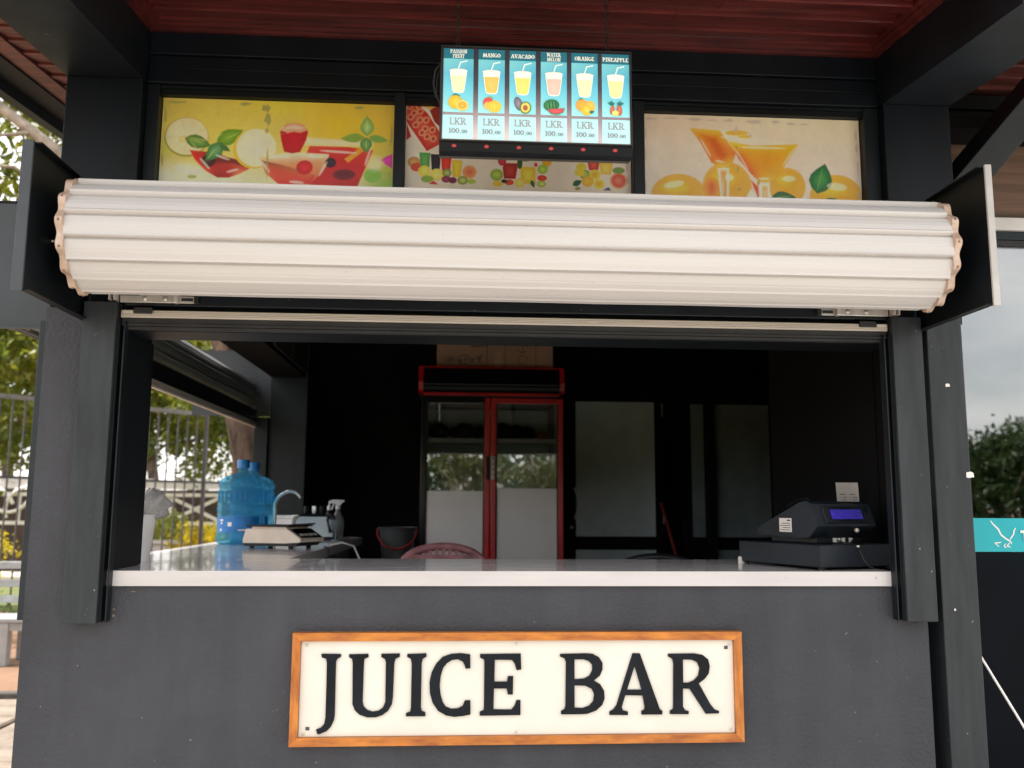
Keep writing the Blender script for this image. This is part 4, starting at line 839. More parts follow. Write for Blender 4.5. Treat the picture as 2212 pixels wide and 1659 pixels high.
# --- fridge
FR = thing('display_fridge', 'red and black double door display fridge against the back wall', 'fridge', (.26, 3.95, .33))
fx0, fx1, fy = -.283, .803, 3.60
bm = B(); box(bm, fx0 + .02, fx0 + .05, fy + .03, 4.30, .34, 2.19); box(bm, fx1 - .05, fx1 - .02, fy + .03, 4.30, .34, 2.19); box(bm, fx0 + .05, fx1 - .05, 4.26, 4.30, .34, 2.19); box(bm, fx0 + .05, fx1 - .05, fy + .03, 4.26, .34, .55); box(bm, fx0 + .05, fx1 - .05, fy + .03, 4.26, 2.15, 2.19)
obj('cabinet', bm, 'black_gloss', FR)
bm = B(); box(bm, fx0 + .052, fx1 - .052, 4.20, 4.255, .56, 2.14); box(bm, fx0 + .052, fx0 + .06, fy + .05, 4.2, .56, 2.14); box(bm, fx1 - .06, fx1 - .052, fy + .05, 4.2, .56, 2.14); obj('lining', bm, 'fridge_inner', FR)
bm = B(); prism(bm, [(fy - .03, 2.205), (fy - .045, 2.22), (fy - .05, 2.28), (fy - .02, 2.385), (fy + .3, 2.392), (fy + .3, 2.205)], 'x', fx0 + .036, fx1 - .036)
hd = obj('header', bm, 'black_gloss', FR, bevel=.004)
for a, b in ((fx0, fx0 + .034), (fx1 - .034, fx1)):
    bm = B(); prism(bm, [(fy - .035, 2.203), (fy - .05, 2.22), (fy - .055, 2.28), (fy - .025, 2.39), (fy + .3, 2.396), (fy + .3, 2.203)], 'x', a, b); obj('header_end', bm, 'fridge_red', hd, bevel=.005)
obj('header_trim', bx(fx0 + .035, fx1 - .035, fy - .03, fy + .02, 2.185, 2.203), 'fridge_red', hd, bevel=.003)
obj('header_tube', tube(B(), [(fx0 + .036, fy - .055, 2.262), (fx1 - .036, fy - .055, 2.262)], .018, 12), 'black_gloss', hd, smooth=R(50))
obj('header_trim', bx(fx0 + .002, fx1 - .002, fy - .02, fy + .1, 2.3925, 2.399), 'fridge_red', hd)
def fridge_door(x0, x1, mats, lab):
    l, r, t = mats; z0, z1 = .40, 2.168; w = .040
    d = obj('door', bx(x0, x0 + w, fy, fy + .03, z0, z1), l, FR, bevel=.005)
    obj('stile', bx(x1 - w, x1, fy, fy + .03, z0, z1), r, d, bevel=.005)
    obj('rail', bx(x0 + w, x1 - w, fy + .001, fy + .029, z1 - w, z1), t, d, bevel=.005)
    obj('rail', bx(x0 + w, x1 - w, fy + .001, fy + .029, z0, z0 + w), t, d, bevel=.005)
    obj('gasket', prism(prism(B(), [(x0 + w, z0 + w), (x0 + w + .009, z0 + w), (x0 + w + .009, z1 - w), (x0 + w, z1 - w)], 'y', fy + .002, fy + .025), [(x1 - w - .009, z0 + w), (x1 - w, z0 + w), (x1 - w, z1 - w), (x1 - w - .009, z1 - w)], 'y', fy + .002, fy + .025), 'rubber', d)
    obj('pane', bx(x0 + w + .009, x1 - w - .009, fy + .012, fy + .018, z0 + w, z1 - w), 'glass_fridge', d)
    obj('lower_sheet', bx(x0 + w + .010, x1 - w - .010, fy + .008, fy + .011, z0 + w, 1.498 if lab else 1.476), 'sheet_white', d)  # plain white sheet across the lower part of the pane
    return d
d1 = fridge_door(fx0 + .024, .252, ('black_gloss', 'fridge_red', 'black_gloss'), 0)  # black left stile and rails put shade on the red frame into colour
d2 = fridge_door(.258, fx1 - .003, ('fridge_red', 'fridge_red', 'fridge_red'), 1)
for d, x, m in ((d1, .237, 'plastic_black'), (d2, .276, 'dull_white')):
    h = obj('handle', bx(x - .013, x + .013, fy - .008, fy - .001, 1.56, 1.735), m, d, bevel=.003)

for k, ch in enumerate('PULL'):
    A2 = Art(rectm, fy - .0085); art_text(A2, ch, .276, 0, 1, (40, 40, 44))
    A2.V = [(.284 + v[2] * .016, v[1], 1.715 - k * .04 - (v[0] - .276) * .026) for v in A2.V]
    A2.build('lettering', 'print', d2)
for z in (1.86, 1.30, .95):
    bm = B()
    for k in range(10): tube(bm, [(fx0 + .062, 3.67 + k * .055, z), (fx1 - .062, 3.67 + k * .055, z)], .004, 5)
    box(bm, fx0 + .062, fx1 - .062, 3.645, 3.66, z - .025, z + .008)
    obj('shelf', bm, 'dull_white', FR)
for i, (x, r, z) in enumerate(((-.13, .075, 0), (.06, .08, 0), (.19, .07, 0), (.35, .08, 0), (.47, .075, 0), (.56, .07, 0), (.0, .06, .0))):
    o = tag(obj('stored_fruit', ball(B(), (x, 3.88 + .06 * (i % 3), 1.866 + r * .9), r, 2, (1.05, 1, .92)), 'fruit_dark', smooth=R(80)), ['dark round fruit at the left end of the fridge shelf', 'largest dark fruit in the left fridge door', 'dark fruit beside the red middle stile', 'dark fruit just right of the red middle stile', 'dark fruit in the middle of the right fridge door', 'dark fruit beside the orange in the fridge', 'small dark fruit between two larger ones in the fridge'][i], 'fruit', 'fruit on the fridge shelf')
tag(obj('stored_fruit', ball(B(), (.66, 3.83, 1.866 + .04), .045, 2), 'fruit_orange', smooth=R(80)), 'orange fruit at the right end of the fridge shelf', 'fruit', 'fruit on the fridge shelf')
# --- cardboard box on the fridge
CB = thing('cardboard_box', 'brown cardboard box with pen scribbles on top of the fridge', 'box', (.29, 3.97, 2.40))
obj('carton', bx(-.155, .735, 3.72, 4.2, 2.40, 2.78), 'cardboard', CB, bevel=.003)
obj('tape', bx(.285, .34, 3.714, 3.719, 2.402, 2.54), 'tape', CB)
for x in (.225, .362, .60): obj('crease', bx(x, x + .004, 3.7165, 3.7195, 2.402, 2.77), 'marker', CB)
bm = B()
def scr(pts): tube(bm, [(x, 3.717, z) for x, z in pts], .0022, 4)
for ox, oz, s in ((-.09, 2.46, .05), (-.05, 2.47, .04), (.0, 2.452, .05), (.06, 2.455, .045), (.11, 2.46, .04), (.16, 2.475, .05)):
    n = 9; scr([(ox + random.uniform(-.4, .9) * s, oz + random.uniform(-.5, .9) * s) for _ in range(n)])
scr([(.10, 2.575), (.14, 2.60), (.11, 2.57), (.17, 2.60), (.15, 2.565), (.21, 2.60), (.23, 2.57)]); scr([(.09, 2.578), (.24, 2.585)])
scr([(.05 + .05 * math.cos(a * .5), 2.475 + .035 * math.sin(a * .5)) for a in range(13)]); scr([(.50 + .035 * math.cos(a * .5), 2.48 + .035 * math.sin(a * .5)) for a in range(12)]); scr([(.50 + .04 * math.cos(a * .5), 2.57 + .03 * math.sin(a * .5)) for a in range(12)]); scr([(.49, 2.62), (.51, 2.53), (.47, 2.54)])
tag(obj('scribble', bm, 'marker', CB), kind='stuff')
# --- framed doors in the back partition
def panel_door(label, x0, x1, panels, handle, y=4.25):
    D = thing('door', label, 'door', ((x0 + x1) / 2, y + .03, .33))
    obj('door_frame', bx(x0, x1, y + .02, y + .06, .33, 2.5), 'interior_black', D)
    for (a, b, c, d, m) in panels: obj('panel', bx(a, b, y + .006, y + .018, c, d), m, D)
    return D
D = panel_door('black back door with a pale grey panel and curved handle beside the fridge', .90, 1.72, [(.982, 1.636, 1.128, 2.228, 'frost_panel'), (.982, 1.636, .45, 1.02, 'frost_panel')], 1)
obj('handle', tube(B(), [(.965 + .028 * math.sin(PI * k / 10), 4.235 - .02 * math.sin(PI * k / 10), 1.268 + .25 * k / 10) for k in range(11)], .009, 8), 'plastic_white', D, smooth=R(50))
for z in (2.11, 1.23): obj('hinge', bx(1.700, 1.708, 4.255, 4.268, z, z + .11), 'steel', D)
obj('lock', lathe(B(), [(.012, 0), (.012, .02)], 12, (.945, 4.25, 1.19)), 'steel', D)
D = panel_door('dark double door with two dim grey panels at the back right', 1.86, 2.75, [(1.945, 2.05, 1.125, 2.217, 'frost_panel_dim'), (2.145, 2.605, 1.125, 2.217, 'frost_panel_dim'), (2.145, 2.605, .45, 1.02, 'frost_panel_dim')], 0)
obj('door_post', bx(2.062, 2.132, 4.20, 4.255, .33, 2.5), 'plastic_black', D)
tag(obj('broom_handle', tube(B(), [(1.66, 4.16, 1.40), (1.86, 3.75, .34)], .012, 8), 'handle_red', smooth=R(50)), 'dark red broom stick leaning between the two back doors', 'broom')
# --- chairs behind the counter
def plastic_chair(name, label, loc, w, h, m, lattice):
    C_ = thing(name, label, 'chair', loc); X, Yc, Z = loc
    def arc(k, n, rx, rz): a = PI * k / n; return (X + rx * math.cos(a), Yc + .02 * math.sin(a), Z + h - rz + rz * math.sin(a))
    top = [(X + w / 2, Yc, Z + .48)] + [arc(k, 16, w / 2, .10) for k in range(17)] + [(X - w / 2, Yc, Z + .48)]
    obj('back_frame', tube(B(), top, [.020] + [.021 if 3 < k < 13 else .020 for k in range(17)] + [.020], 10), m, C_, smooth=R(60))
    if lattice:
        inner = [(X + (p[0] - X) * .8, Yc - .005, Z + h - .135 + (p[2] - (Z + h - .1)) * .75) for p in top[1:-1]]
        obj('inner_frame', tube(B(), inner, .008, 6), m, C_, smooth=R(60))
        for k in range(11): obj('back_slat', bx(X - .17 + k * .034 - .011, X - .17 + k * .034 + .011, Yc - .004 + .004 * (k % 2), Yc + .002 + .004 * (k % 2), Z + .46, Z + h - .012 - .0022 * (k - 5) ** 2), m, C_)
        for k in range(5): obj('back_band', bx(X - .185, X + .185, Yc - .009, Yc - .0045, Z + h - .062 - k * .05, Z + h - .04 - k * .05), m, C_)
    else:
        for k in range(7): obj('back_slat', bx(X - .17 + k * .056 - .014, X - .17 + k * .056 + .014, Yc - .004, Yc + .004, Z + .46, Z + h - .05), m, C_)
    obj('seat', bx(X - w / 2, X + w / 2, Yc - .44, Yc + .02, Z + .42, Z + .45), m, C_, bevel=.012)
    for sx in (-1, 1):
        obj('armrest', tube(B(), [(X + sx * w / 2, Yc, Z + .62), (X + sx * (w / 2 + .03), Yc - .2, Z + .63), (X + sx * (w / 2 + .01), Yc - .42, Z + .60), (X + sx * w / 2, Yc - .43, Z + .45)], .02, 8), m, C_, smooth=R(60))
        for yy in (-.42, 0): obj('leg', tube(B(), [(X + sx * (w / 2 - .03), Yc + yy, Z + .43), (X + sx * w / 2, Yc + yy * 1.05, Z)], [.024, .018], 8), m, C_, smooth=R(60))
    return C_
plastic_chair('plastic_chair', 'maroon plastic chair with a woven back in front of the fridge', (-.058, 1.72, .33), .43, .827, 'chair_maroon', True)
plastic_chair('plastic_chair', 'glossy black chair back just above the counter, left of the till', (1.03, 1.55, .33), .46, .785, 'chair_black', False)
# --- bucket on a stool
ST = thing('stool', 'black stool under the grey bucket', 'stool', (-.36, 2.62, .33))
obj('seat', bx(-.52, -.20, 2.46, 2.78, .93, .97), 'plastic_black', ST, bevel=.008)
for a in (-.5, -.22):
    for b in (2.48, 2.76): obj('leg', tube(B(), [(a, b, .93), (a, b, .33)], .016, 8), 'plastic_black', ST)
BK = thing('bucket', 'dark grey plastic bucket with a red handle left of the fridge', 'bucket', (-.355, 2.62, .97))
obj('pail', lathe(B(), [(.085, 0), (.112, .25), (.122, .25), (.124, .262), (.112, .266), (.106, .25), (.08, .012)], 28, (-.355, 2.62, .97), cap=False), 'bucket_grey', BK, smooth=R(50))
obj('bail', tube(B(), [(-.355 + .122 * math.cos(a), 2.62 - .10 * math.sin(a) - .03, 1.222 - .115 * math.sin(a)) for a in [PI * k / 14 for k in range(15)]], .006, 6), 'handle_red', BK, smooth=R(60))
# --- water bottles
def water_bottle(label, x, y, cap):
    W_ = thing('water_bottle', label, 'water bottle', (x, y, CT), group='blue water bottles on the side counter')
    pr_ = [(.118, 0), (.138, .018), (.142, .045), (.134, .066), (.134, .165), (.128, .176), (.136, .186), (.140, .205), (.136, .224), (.128, .234), (.133, .245), (.133, .318), (.126, .328), (.135, .338), (.137, .356), (.126, .378), (.100, .398), (.060, .412), (.034, .424), (.029, .44), (.028, .47)]
    pr_ = [(r * .93, z * .91) for r, z in pr_]
    bm = lathe(B(), pr_, 40, (x, y, CT))
    for v in bm.verts:                                           # moulded flutes on the flat bands
        z = v.co.z - CT
        if .066 < z < .166 or .245 < z < .319:
            pass
    obj('body', bm, 'blue_water', W_, smooth=R(40))
    if cap: obj('cap', lathe(B(), [(.033, .410), (.034, .448), (.030, .456)], 24, (x, y, CT)), 'blue_cap', W_, smooth=R(40))
    for k in range(26):
        a = 2 * PI * k / 26
        if k % 1 == 0: obj('rib', bx(-.0035, .0035, -.0025, .0025, 0, .07).copy() if False else box(B(), -.0035, .0035, -.1265, -.1225, CT + .226, CT + .286, Matrix.Translation((x, y, 0)) @ Matrix.Rotation(a, 4, 'Z')), 'blue_water', W_)
    n = 14; bm = B(); lo, hi = [], []
    for i in range(n + 1):
        a = R(-150 + 120 * i / n); lo.append(bm.verts.new((x + .1258 * math.cos(a), y + .1258 * math.sin(a), CT + .064))); hi.append(bm.verts.new((x + .1258 * math.cos(a), y + .1258 * math.sin(a), CT + .148)))
    for i in range(n): bm.faces.new((lo[i], lo[i + 1], hi[i + 1], hi[i]))
    lb = obj('label_sheet', bm, 'blue_label', W_, smooth=R(60))
    bm = B()
    for a0, z, w, h in ((-128, .142, .024, .008), (-128, .125, .01, .012), (-70, .085, .06, .008), (-104, .118, .022, .022), (-130, .085, .012, .012)):
        a = R(a0); c = Vector((x + .1266 * math.cos(a), y + .1266 * math.sin(a), CT + z * .91)); box(bm, -w / 2, w / 2, -.0004, .0004, -h / 2, h / 2, Matrix.Translation(c) @ Matrix.Rotation(a + PI / 2, 4, 'Z'))
    obj('label_mark', bm, 'plastic_white', lb)
    return W_
water_bottle('nearest blue water bottle with a printed label behind the weighing scale', -1.165, 1.99, True)
water_bottle('second blue water bottle half hidden behind the labelled one', -1.185, 2.33, True)
# --- weighing scale
WS = thing('weighing_scale', 'cream weighing scale with a black tray on the side counter', 'scale', (-.845, 1.52, CT), R(-24)); WS.scale = (.80, .85, .95)
def L_(name, bm, m, p, **k): return obj(name, bm, m, p, local=True, **k)
bm = B(); prism(bm, [(-.205, .028), (-.205, .046), (-.185, .10), (.115, .10), (.21, .052), (.205, .036), (.10, .030)], 'y', -.12, .12); L_('housing', bm, 'scale_white', WS, bevel=.006)
bm = B(); prism(bm, [(-.20, .012), (-.203, .027), (.098, .029), (.19, .034), (.17, .016)], 'y', -.115, .115); L_('base', bm, 'plastic_black', WS, bevel=.003)
for a in (-.16, .12):
    for b in (-.09, .09): L_('foot', lathe(B(), [(.014, 0), (.016, .014)], 12, (a, b, 0)), 'rubber', WS)
L_('tray', bx(-.18, .125, -.125, .125, .112, .120), 'plastic_black', WS, bevel=.003)
L_('tray_liner', bx(-.15, .10, -.11, .11, .101, .111), 'scale_white', WS)
L_('tray_lip', beam(B(), (.10, -.04, .122), (.215, -.02, .128), .10, .008), 'plastic_black', WS, bevel=.002)
q = Matrix.Translation((.163, 0, .0775)) @ Matrix.Rotation(math.atan2(.048, .095), 4, 'Y')
L_('display', box(B(), -.047, .047, -.105, .105, .001, .004, q), 'black_gloss', WS)
for k in range(4): L_('key', box(B(), .012 + .0 * k, .03, -.09 + k * .045, -.06 + k * .045, .005, .007, q), 'dull_white', WS)
tag(obj('power_cable', tube(B(), [(-.60, 1.42, CT + .02), (-.55, 1.46, CT + .03), (-.50, 1.52, CT + .012), (-.47, 1.55, CT - .06), (-.45, 1.56, CT - .2)], .005, 6), 'plastic_white', smooth=R(60)), 'thin white cable hanging off the side counter by the scale', 'cable')
tag(obj('power_cable', tube(B(), [(-.625, 1.38, CT + .015), (-.60, 1.36, CT + .008), (-.60, 1.36, CT - .1), (-.61, 1.38, CT - .3)], .004, 6), 'rubber', smooth=R(60)), 'black cable running over the counter edge by the scale', 'cable')
# --- tap
FA = thing('tap', 'chrome swan neck tap behind the weighing scale', 'tap', (-1.05, 2.32, CT))
obj('spout', tube(B(), [(-1.05, 2.32, CT), (-1.05, 2.32, CT + .12), (-1.05, 2.32, CT + .22)] + [(-.972 - .078 * math.cos(R(8) + R(150) * k / 14), 2.32 - .02 * k / 14, CT + .215 + .075 * math.sin(R(150) * k / 14)) for k in range(1, 15)], .0105, 10), 'chrome', FA, smooth=R(60))
obj('tap_base', lathe(B(), [(.024, 0), (.02, .02), (.013, .03)], 16, (-1.05, 2.32, CT)), 'chrome', FA, smooth=R(50))
# --- white tub
TB = thing('food_tub', 'white plastic food tub behind the tap', 'tub', (-1.11, 2.80, CT))
bm = B(); prism(bm, [(-1.185, CT), (-1.035, CT), (-1.022, CT + .125), (-1.198, CT + .125)], 'y', 2.74, 2.90); obj('box_body', bm, 'plastic_white', TB, bevel=.008)
obj('lid', bx(-1.206, -1.014, 2.73, 2.91, CT + .127, CT + .145), 'plastic_white', TB, bevel=.005)
# --- toaster-like appliance with black handle
AP = thing('kettle', 'white kitchen appliance with a black handle beside the spray bottle', 'appliance', (-.85, 2.62, CT))
bm = B(); prism(bm, [(-.962, CT + .02), (-.745, CT + .02), (-.735, CT + .05), (-.76, CT + .125), (-.785, CT + .14), (-.945, CT + .14), (-.963, CT + .12)], 'y', 2.54, 2.72); obj('housing', bm, 'plastic_white', AP, bevel=.012)
obj('base', bx(-.965, -.725, 2.535, 2.725, CT, CT + .019), 'plastic_black', AP, bevel=.004)
obj('lid', bx(-.945, -.785, 2.55, 2.71, CT + .142, CT + .158), 'plastic_black', AP, bevel=.006)
obj('handle', tube(B(), [(-.775, 2.54, CT + .14), (-.765, 2.525, CT + .155), (-.735, 2.51, CT + .145), (-.722, 2.51, CT + .09), (-.73, 2.51, CT + .055), (-.755, 2.525, CT + .05), (-.765, 2.53, CT + .10), (-.775, 2.535, CT + .13)], .010, 8), 'plastic_black', AP, smooth=R(60))
for x, m in ((-.915, 'plastic_black'), (-.865, 'chrome'), (-.82, 'plastic_black')): obj('knob', lathe(B(), [(.014, 0), (.016, .02), (.013, .045)], 12, (x, 2.60, CT + .159)), m, AP, smooth=R(50))
# --- pump bottle, spray bottle, dessert glass
PB = thing('pump_bottle', 'small dispenser with a white pump behind the white appliance', 'dispenser', (-.81, 2.85, CT))
obj('bottle', lathe(B(), [(.03, 0), (.032, .10), (.028, .15), (.012, .17), (.012, .18)], 16, (-.81, 2.85, CT)), 'plastic_black', PB, smooth=R(50))
obj('pump', tube(lathe(B(), [(.013, .181), (.013, .205), (.005, .207), (.005, .23)], 12, (-.81, 2.85, CT)), [(-.81, 2.85, CT + .235), (-.775, 2.84, CT + .232)], .006, 6), 'plastic_white', PB)
SB = thing('spray_bottle', 'clear spray bottle with a white trigger head', 'spray bottle', (-.735, 2.70, CT))
obj('bottle', lathe(B(), [(.036, 0), (.04, .06), (.04, .10), (.032, .135), (.016, .17), (.013, .185)], 20, (-.735, 2.70, CT)), 'plastic_clear', SB, smooth=R(50))
bm = lathe(B(), [(.016, .186), (.016, .208)], 14, (-.735, 2.70, CT)); prism(bm, [(-.785, CT + .236), (-.782, CT + .222), (-.752, CT + .218), (-.75, CT + .209), (-.72, CT + .209), (-.712, CT + .225), (-.695, CT + .232), (-.70, CT + .243), (-.77, CT + .246)], 'y', 2.69, 2.71); obj('spray_head', bm, 'plastic_white', SB, bevel=.002)
obj('trigger', tube(B(), [(-.762, 2.70, CT + .218), (-.768, 2.70, CT + .20), (-.775, 2.70, CT + .18)], .005, 6), 'plastic_white', SB)
GS = thing('dessert_glass', 'small stemmed dessert glass in front of the spray bottle', 'glass', (-.715, 2.48, CT))
obj('bowl', lathe(B(), [(.028, 0), (.03, .004), (.006, .012), (.006, .05), (.03, .065), (.042, .10), (.045, .125), (.042, .125), (.038, .10), (.026, .07), (.003, .058)], 22, (-.715, 2.48, CT), cap=False), 'plastic_clear', GS, smooth=R(50))
# --- white cup with a plastic bag near the left column
WC = thing('waste_cup', 'tall white plastic container beside the left column', 'container', (-1.215, .51, CT))
obj('cup_body', lathe(B(), [(.056, 0), (.074, .165), (.078, .167), (.078, .173), (.071, .173), (.054, .01)], 26, (-1.215, .51, CT), cap=False), 'plastic_white', WC, smooth=R(50))
bm = ball(B(), (-1.165, .53, CT + .21), .062, 3, (1.0, .9, .95)); 
for v in bm.verts:
    d = v.co - Vector((-1.165, .53, CT + .21)); v.co += d * .35 * (math.sin(d.x * 130 + d.z * 70) * math.sin(d.z * 110 + 1) * math.sin(d.y * 90 + .5)) + d * random.uniform(-.05, .05)
tag(obj('plastic_bag', bm, 'bag', smooth=R(70)), 'crumpled grey plastic bag in the white container', 'bag')
# --- till: cash drawer and register
TL = thing('cash_box', 'low black cash box under the till at the right end of the counter', 'cash box', (1.25, .02, CT), R(20))
L_('drawer_body', bx(0, .35, 0, .44, .010, .086), 'register', TL, bevel=.003)
L_('lid_line', bx(-.001, .351, -.001, .441, .074, .0755), 'rubber', TL)
L_('drawer_lock', lathe(B(), [(.006, 0), (.006, .006)], 10, (.17, 0, 0)), 'steel', TL).matrix_local = Matrix.Translation((.0, -.0, .078)) @ Matrix.Rotation(0, 4, 'X')
for a in (.02, .33):
    for b in (.02, .42): L_('foot', lathe(B(), [(.010, 0), (.011, .0098)], 10, (a, b, 0)), 'rubber', TL)
bm = B(); prism(bm, [(-.003, .0), (-.003, .024), (.004, .026), (.006, .004), (.04, .003), (.045, 0)], 'y', .425, .444); L_('peeling_tape', bm, 'paper', TL)
RG = thing('cash_register', 'black cash register with a lit blue display on the cash box', 'cash register', (1.25, .02, CT + .087), R(20))
bm = B(); prism(bm, [(.075, .045), (.055, .062), (.085, .140), (.115, .150), (.145, .146), (.37, .055), (.385, .038), (.375, .024), (.16, .018), (.10, .022)], 'x', .045, .315); L_('housing', bm, 'register', RG, bevel=.006)
L_('pedestal', bx(.075, .285, .10, .34, 0, .022), 'plastic_black', RG, bevel=.003)
fa = math.atan2(.078, .03); q = Matrix.Translation((.18, .070, .101)) @ Matrix.Rotation(fa - PI / 2 + PI / 2, 4, 'X')
L_('display_bezel', box(B(), -.095, .110, -.032, .032, .000, .004, q), 'black_gloss', RG, bevel=.002)
L_('display', box(B(), -.065, .080, -.017, .019, .0045, .0060, q), 'screen_blue', RG)
L_('keypad_sheet', box(B(), -.105, .105, -.10, .06, -.001, .002, Matrix.Translation((.18, .25, .105)) @ Matrix.Rotation(-math.atan2(.091, .225), 4, 'X')), 'plastic_black', RG)
st = L_('sticker', bx(.0430, .0445, .19, .255, .038, .088), 'paper', RG)
bm = B(); box(bm, .0424, .0429, .195, .212, .077, .083); 
for k in range(4): box(bm, .0424, .0429, .195 + .0, .25 - .012 * (k % 2), .044 + k * .008, .0465 + k * .008)
L_('sticker_print', bm, 'ink', st)
bm = lathe(B(), [(.008, 0), (.008, .008), (.005, .010)], 12); bmesh.ops.transform(bm, matrix=Matrix.Translation((.225, .062, .047)) @ Matrix.Rotation(PI / 2, 4, 'X'), verts=bm.verts); L_('key_lock', bm, 'steel', RG)
for x in (.15, .168, .19, .225): L_('socket', bx(x, x + .013, .094, .0995, .004, .019), 'dull_white', RG)
L_('cable', tube(B(), [(.165, .092, .010), (.175, .05, .0), (.178, .0, -.02), (.18, -.012, -.05), (.20, -.02, -.078), (.215, -.02, -.08)], .003, 6), 'rubber', RG, smooth=R(60))
L_('cable', tube(B(), [(.235, .092, .010), (.20, .06, .004), (.15, .05, .002)], .003, 6), 'rubber', RG, smooth=R(60))
L_('printer_cover', tube(B(), [(.07, .12, .146), (.075, .14, .158), (.07, .19, .15), (.07, .24, .125)], .006, 6), 'plastic_black', RG, smooth=R(60))
# --- printed slip standing up from the register
SL = thing('receipt', 'white printed slip standing up behind the till', 'receipt', (1.50, .33, CT + .2))
bm = B(); n = 8; rows = []
for i in range(n + 1):
    t_ = i / n; rows.append([bm.verts.new((1.458 + .088 * u + .002 * t_, .345 + .012 * t_ * t_ + .006 * math.sin(u * 3), CT + .19 + .12 * t_)) for u in (0, .25, .5, .75, 1)])
for a, b in zip(rows, rows[1:]):
    for i in range(4): bm.faces.new((a[i], a[i + 1], b[i + 1], b[i]))
g = bmesh.ops.solidify(bm, geom=bm.faces[:], thickness=.0006)
obj('sheet', bm, 'paper', SL)
bm = B()
for col in (0, 1):
    box(bm, 1.466 + col * .04, 1.490 + col * .036, .3385, .3392, CT + .264, CT + .2665)
    for k in range(6):
        z = CT + .205 + k * .0095
        box(bm, 1.467 + col * .04, 1.470 + col * .04, .3385, .3392, z, z + .0022); box(bm, 1.478 + col * .04, 1.489 + col * .042 + .003 * (k % 3), .3385, .3392, z, z + .0022)
obj('print', bm, 'ink', SL)

# ================================================================== GLASS SHOPFRONT on the right
GF = thing('glass_shopfront', 'dark glass shopfront with brown wood fascia right of the kiosk', 'shopfront', (2.6, .4, 0))
obj('fascia_panel', bx(1.80, 3.4, .36, .42, 2.538, 2.925), 'brown_wood', GF)
for k in range(4): obj('fascia_board', bx(1.80, 3.4, .34 + .02 * (k % 2), .42, 2.928 + k * .036, 2.961 + k * .036), 'plate_dark', GF, bevel=.002)
obj('white_band', bx(1.80, 3.4, .33, .42, 2.484, 2.536), 'white_paint', GF, bevel=.003)
obj('head_rail', bx(1.80, 3.4, .345, .42, 2.448, 2.482), 'panel_grey', GF, bevel=.003)
obj('head_gasket', bx(1.80, 3.4, .352, .42, 2.425, 2.446), 'rubber', GF)
obj('pane', bx(1.80, 3.35, .372, .380, 1.205, 2.424), 'glass_front', GF)
obj('dark_reflection_panel', bx(1.80, 3.4, .366, .40, .02, 1.2035), 'reflection_black', GF)  # opaque black sheet in place of the dark reflection in the lower glass
obj('room_lining', bx(1.67, 3.3, 1.36, 1.39, .02, 2.9), 'interior_black', GF)
obj('room_lining', bx(3.36, 3.40, .381, 1.39, .02, 2.9), 'interior_black', GF)
obj('room_lining', bx(1.67, 3.35, .43, 1.36, 2.60, 2.64), 'interior_black', GF)
TS = thing('shop_sticker', 'turquoise strip sign with a white bird outline and letter T on the glass', 'sign', (2.3, .355, 1.2))
obj('strip', bx(1.99, 2.62, .366, .3715, 1.206, 1.334), 'teal', TS)
def mpT(x, y): return (2.005 + (x - 165) * .000455, 1.334 - (y - 1192 + (x - 165) * -.008) * .00043)
A = Art(mpT, .3655); Wt = (232, 236, 232)
def stroke(pts, ws):
    for (a, b), w0, w1 in zip(zip(pts, pts[1:]), ws, ws[1:]):
        dx, dy = b[0] - a[0], b[1] - a[1]; L = math.hypot(dx, dy); nx, ny = -dy / L, dx / L
        A.poly([(a[0] + nx * w0, a[1] + ny * w0), (b[0] + nx * w1, b[1] + ny * w1), (b[0] - nx * w1, b[1] - ny * w1), (a[0] - nx * w0, a[1] - ny * w0)], Wt)
stroke([(318, 1216), (340, 1250), (380, 1290), (400, 1340), (440, 1375), (480, 1400), (490, 1425)], [4, 6, 7, 7, 7, 6, 3])
stroke([(535, 1280), (518, 1305), (512, 1335), (495, 1360), (475, 1384)], [3, 6, 6, 6, 3])
stroke([(400, 1405), (370, 1412), (340, 1412), (355, 1430), (375, 1446)], [2, 5, 5, 4, 3])
stroke([(440, 1420), (420, 1436), (425, 1450), (440, 1455)], [3, 5, 5, 3]); stroke([(470, 1415), (455, 1425), (450, 1440), (465, 1450)], [3, 5, 5, 3]); stroke([(440, 1440), (455, 1445), (475, 1452)], [3, 4, 3])
A.poly([(570, 1302), (650, 1302), (650, 1326), (570, 1326)], Wt); A.poly([(597, 1326), (623, 1326), (623, 1394), (597, 1394)], Wt)
A.build('print', 'print', TS)
CW = thing('woven_chair', 'dark woven chair back behind the glass above the turquoise sign', 'chair', (2.40, 1.0, .33))
obj('back', tube(B(), [(2.40 + .11 * math.cos(PI * k / 14), 1.0, 1.25 + .15 * math.sin(PI * k / 14) ** .6) for k in range(15)], .016, 8), 'plate_blue', CW, smooth=R(60))
for k in range(7): obj('weave', tube(B(), [(2.31 + .03 * k, .995, .75), (2.31 + .03 * k, .995, 1.37 - .008 * (k - 3) ** 2)], .006, 5), 'plate_blue', CW)
obj('seat', bx(2.27, 2.53, .62, 1.02, .74, .78), 'plate_blue', CW, bevel=.01)
for sx in (2.29, 2.51):
    for sy in (.64, 1.0): obj('leg', tube(B(), [(sx, sy, .74), (sx, sy, .02)], .014, 6), 'plate_blue', CW)
tag(obj('guy_rope', tube(B(), [(1.80, .10, .93), (2.34, .10, .008)], .0045, 6), 'plastic_white', smooth=R(60)), 'thin white rope slanting down past the dark glass', 'rope')

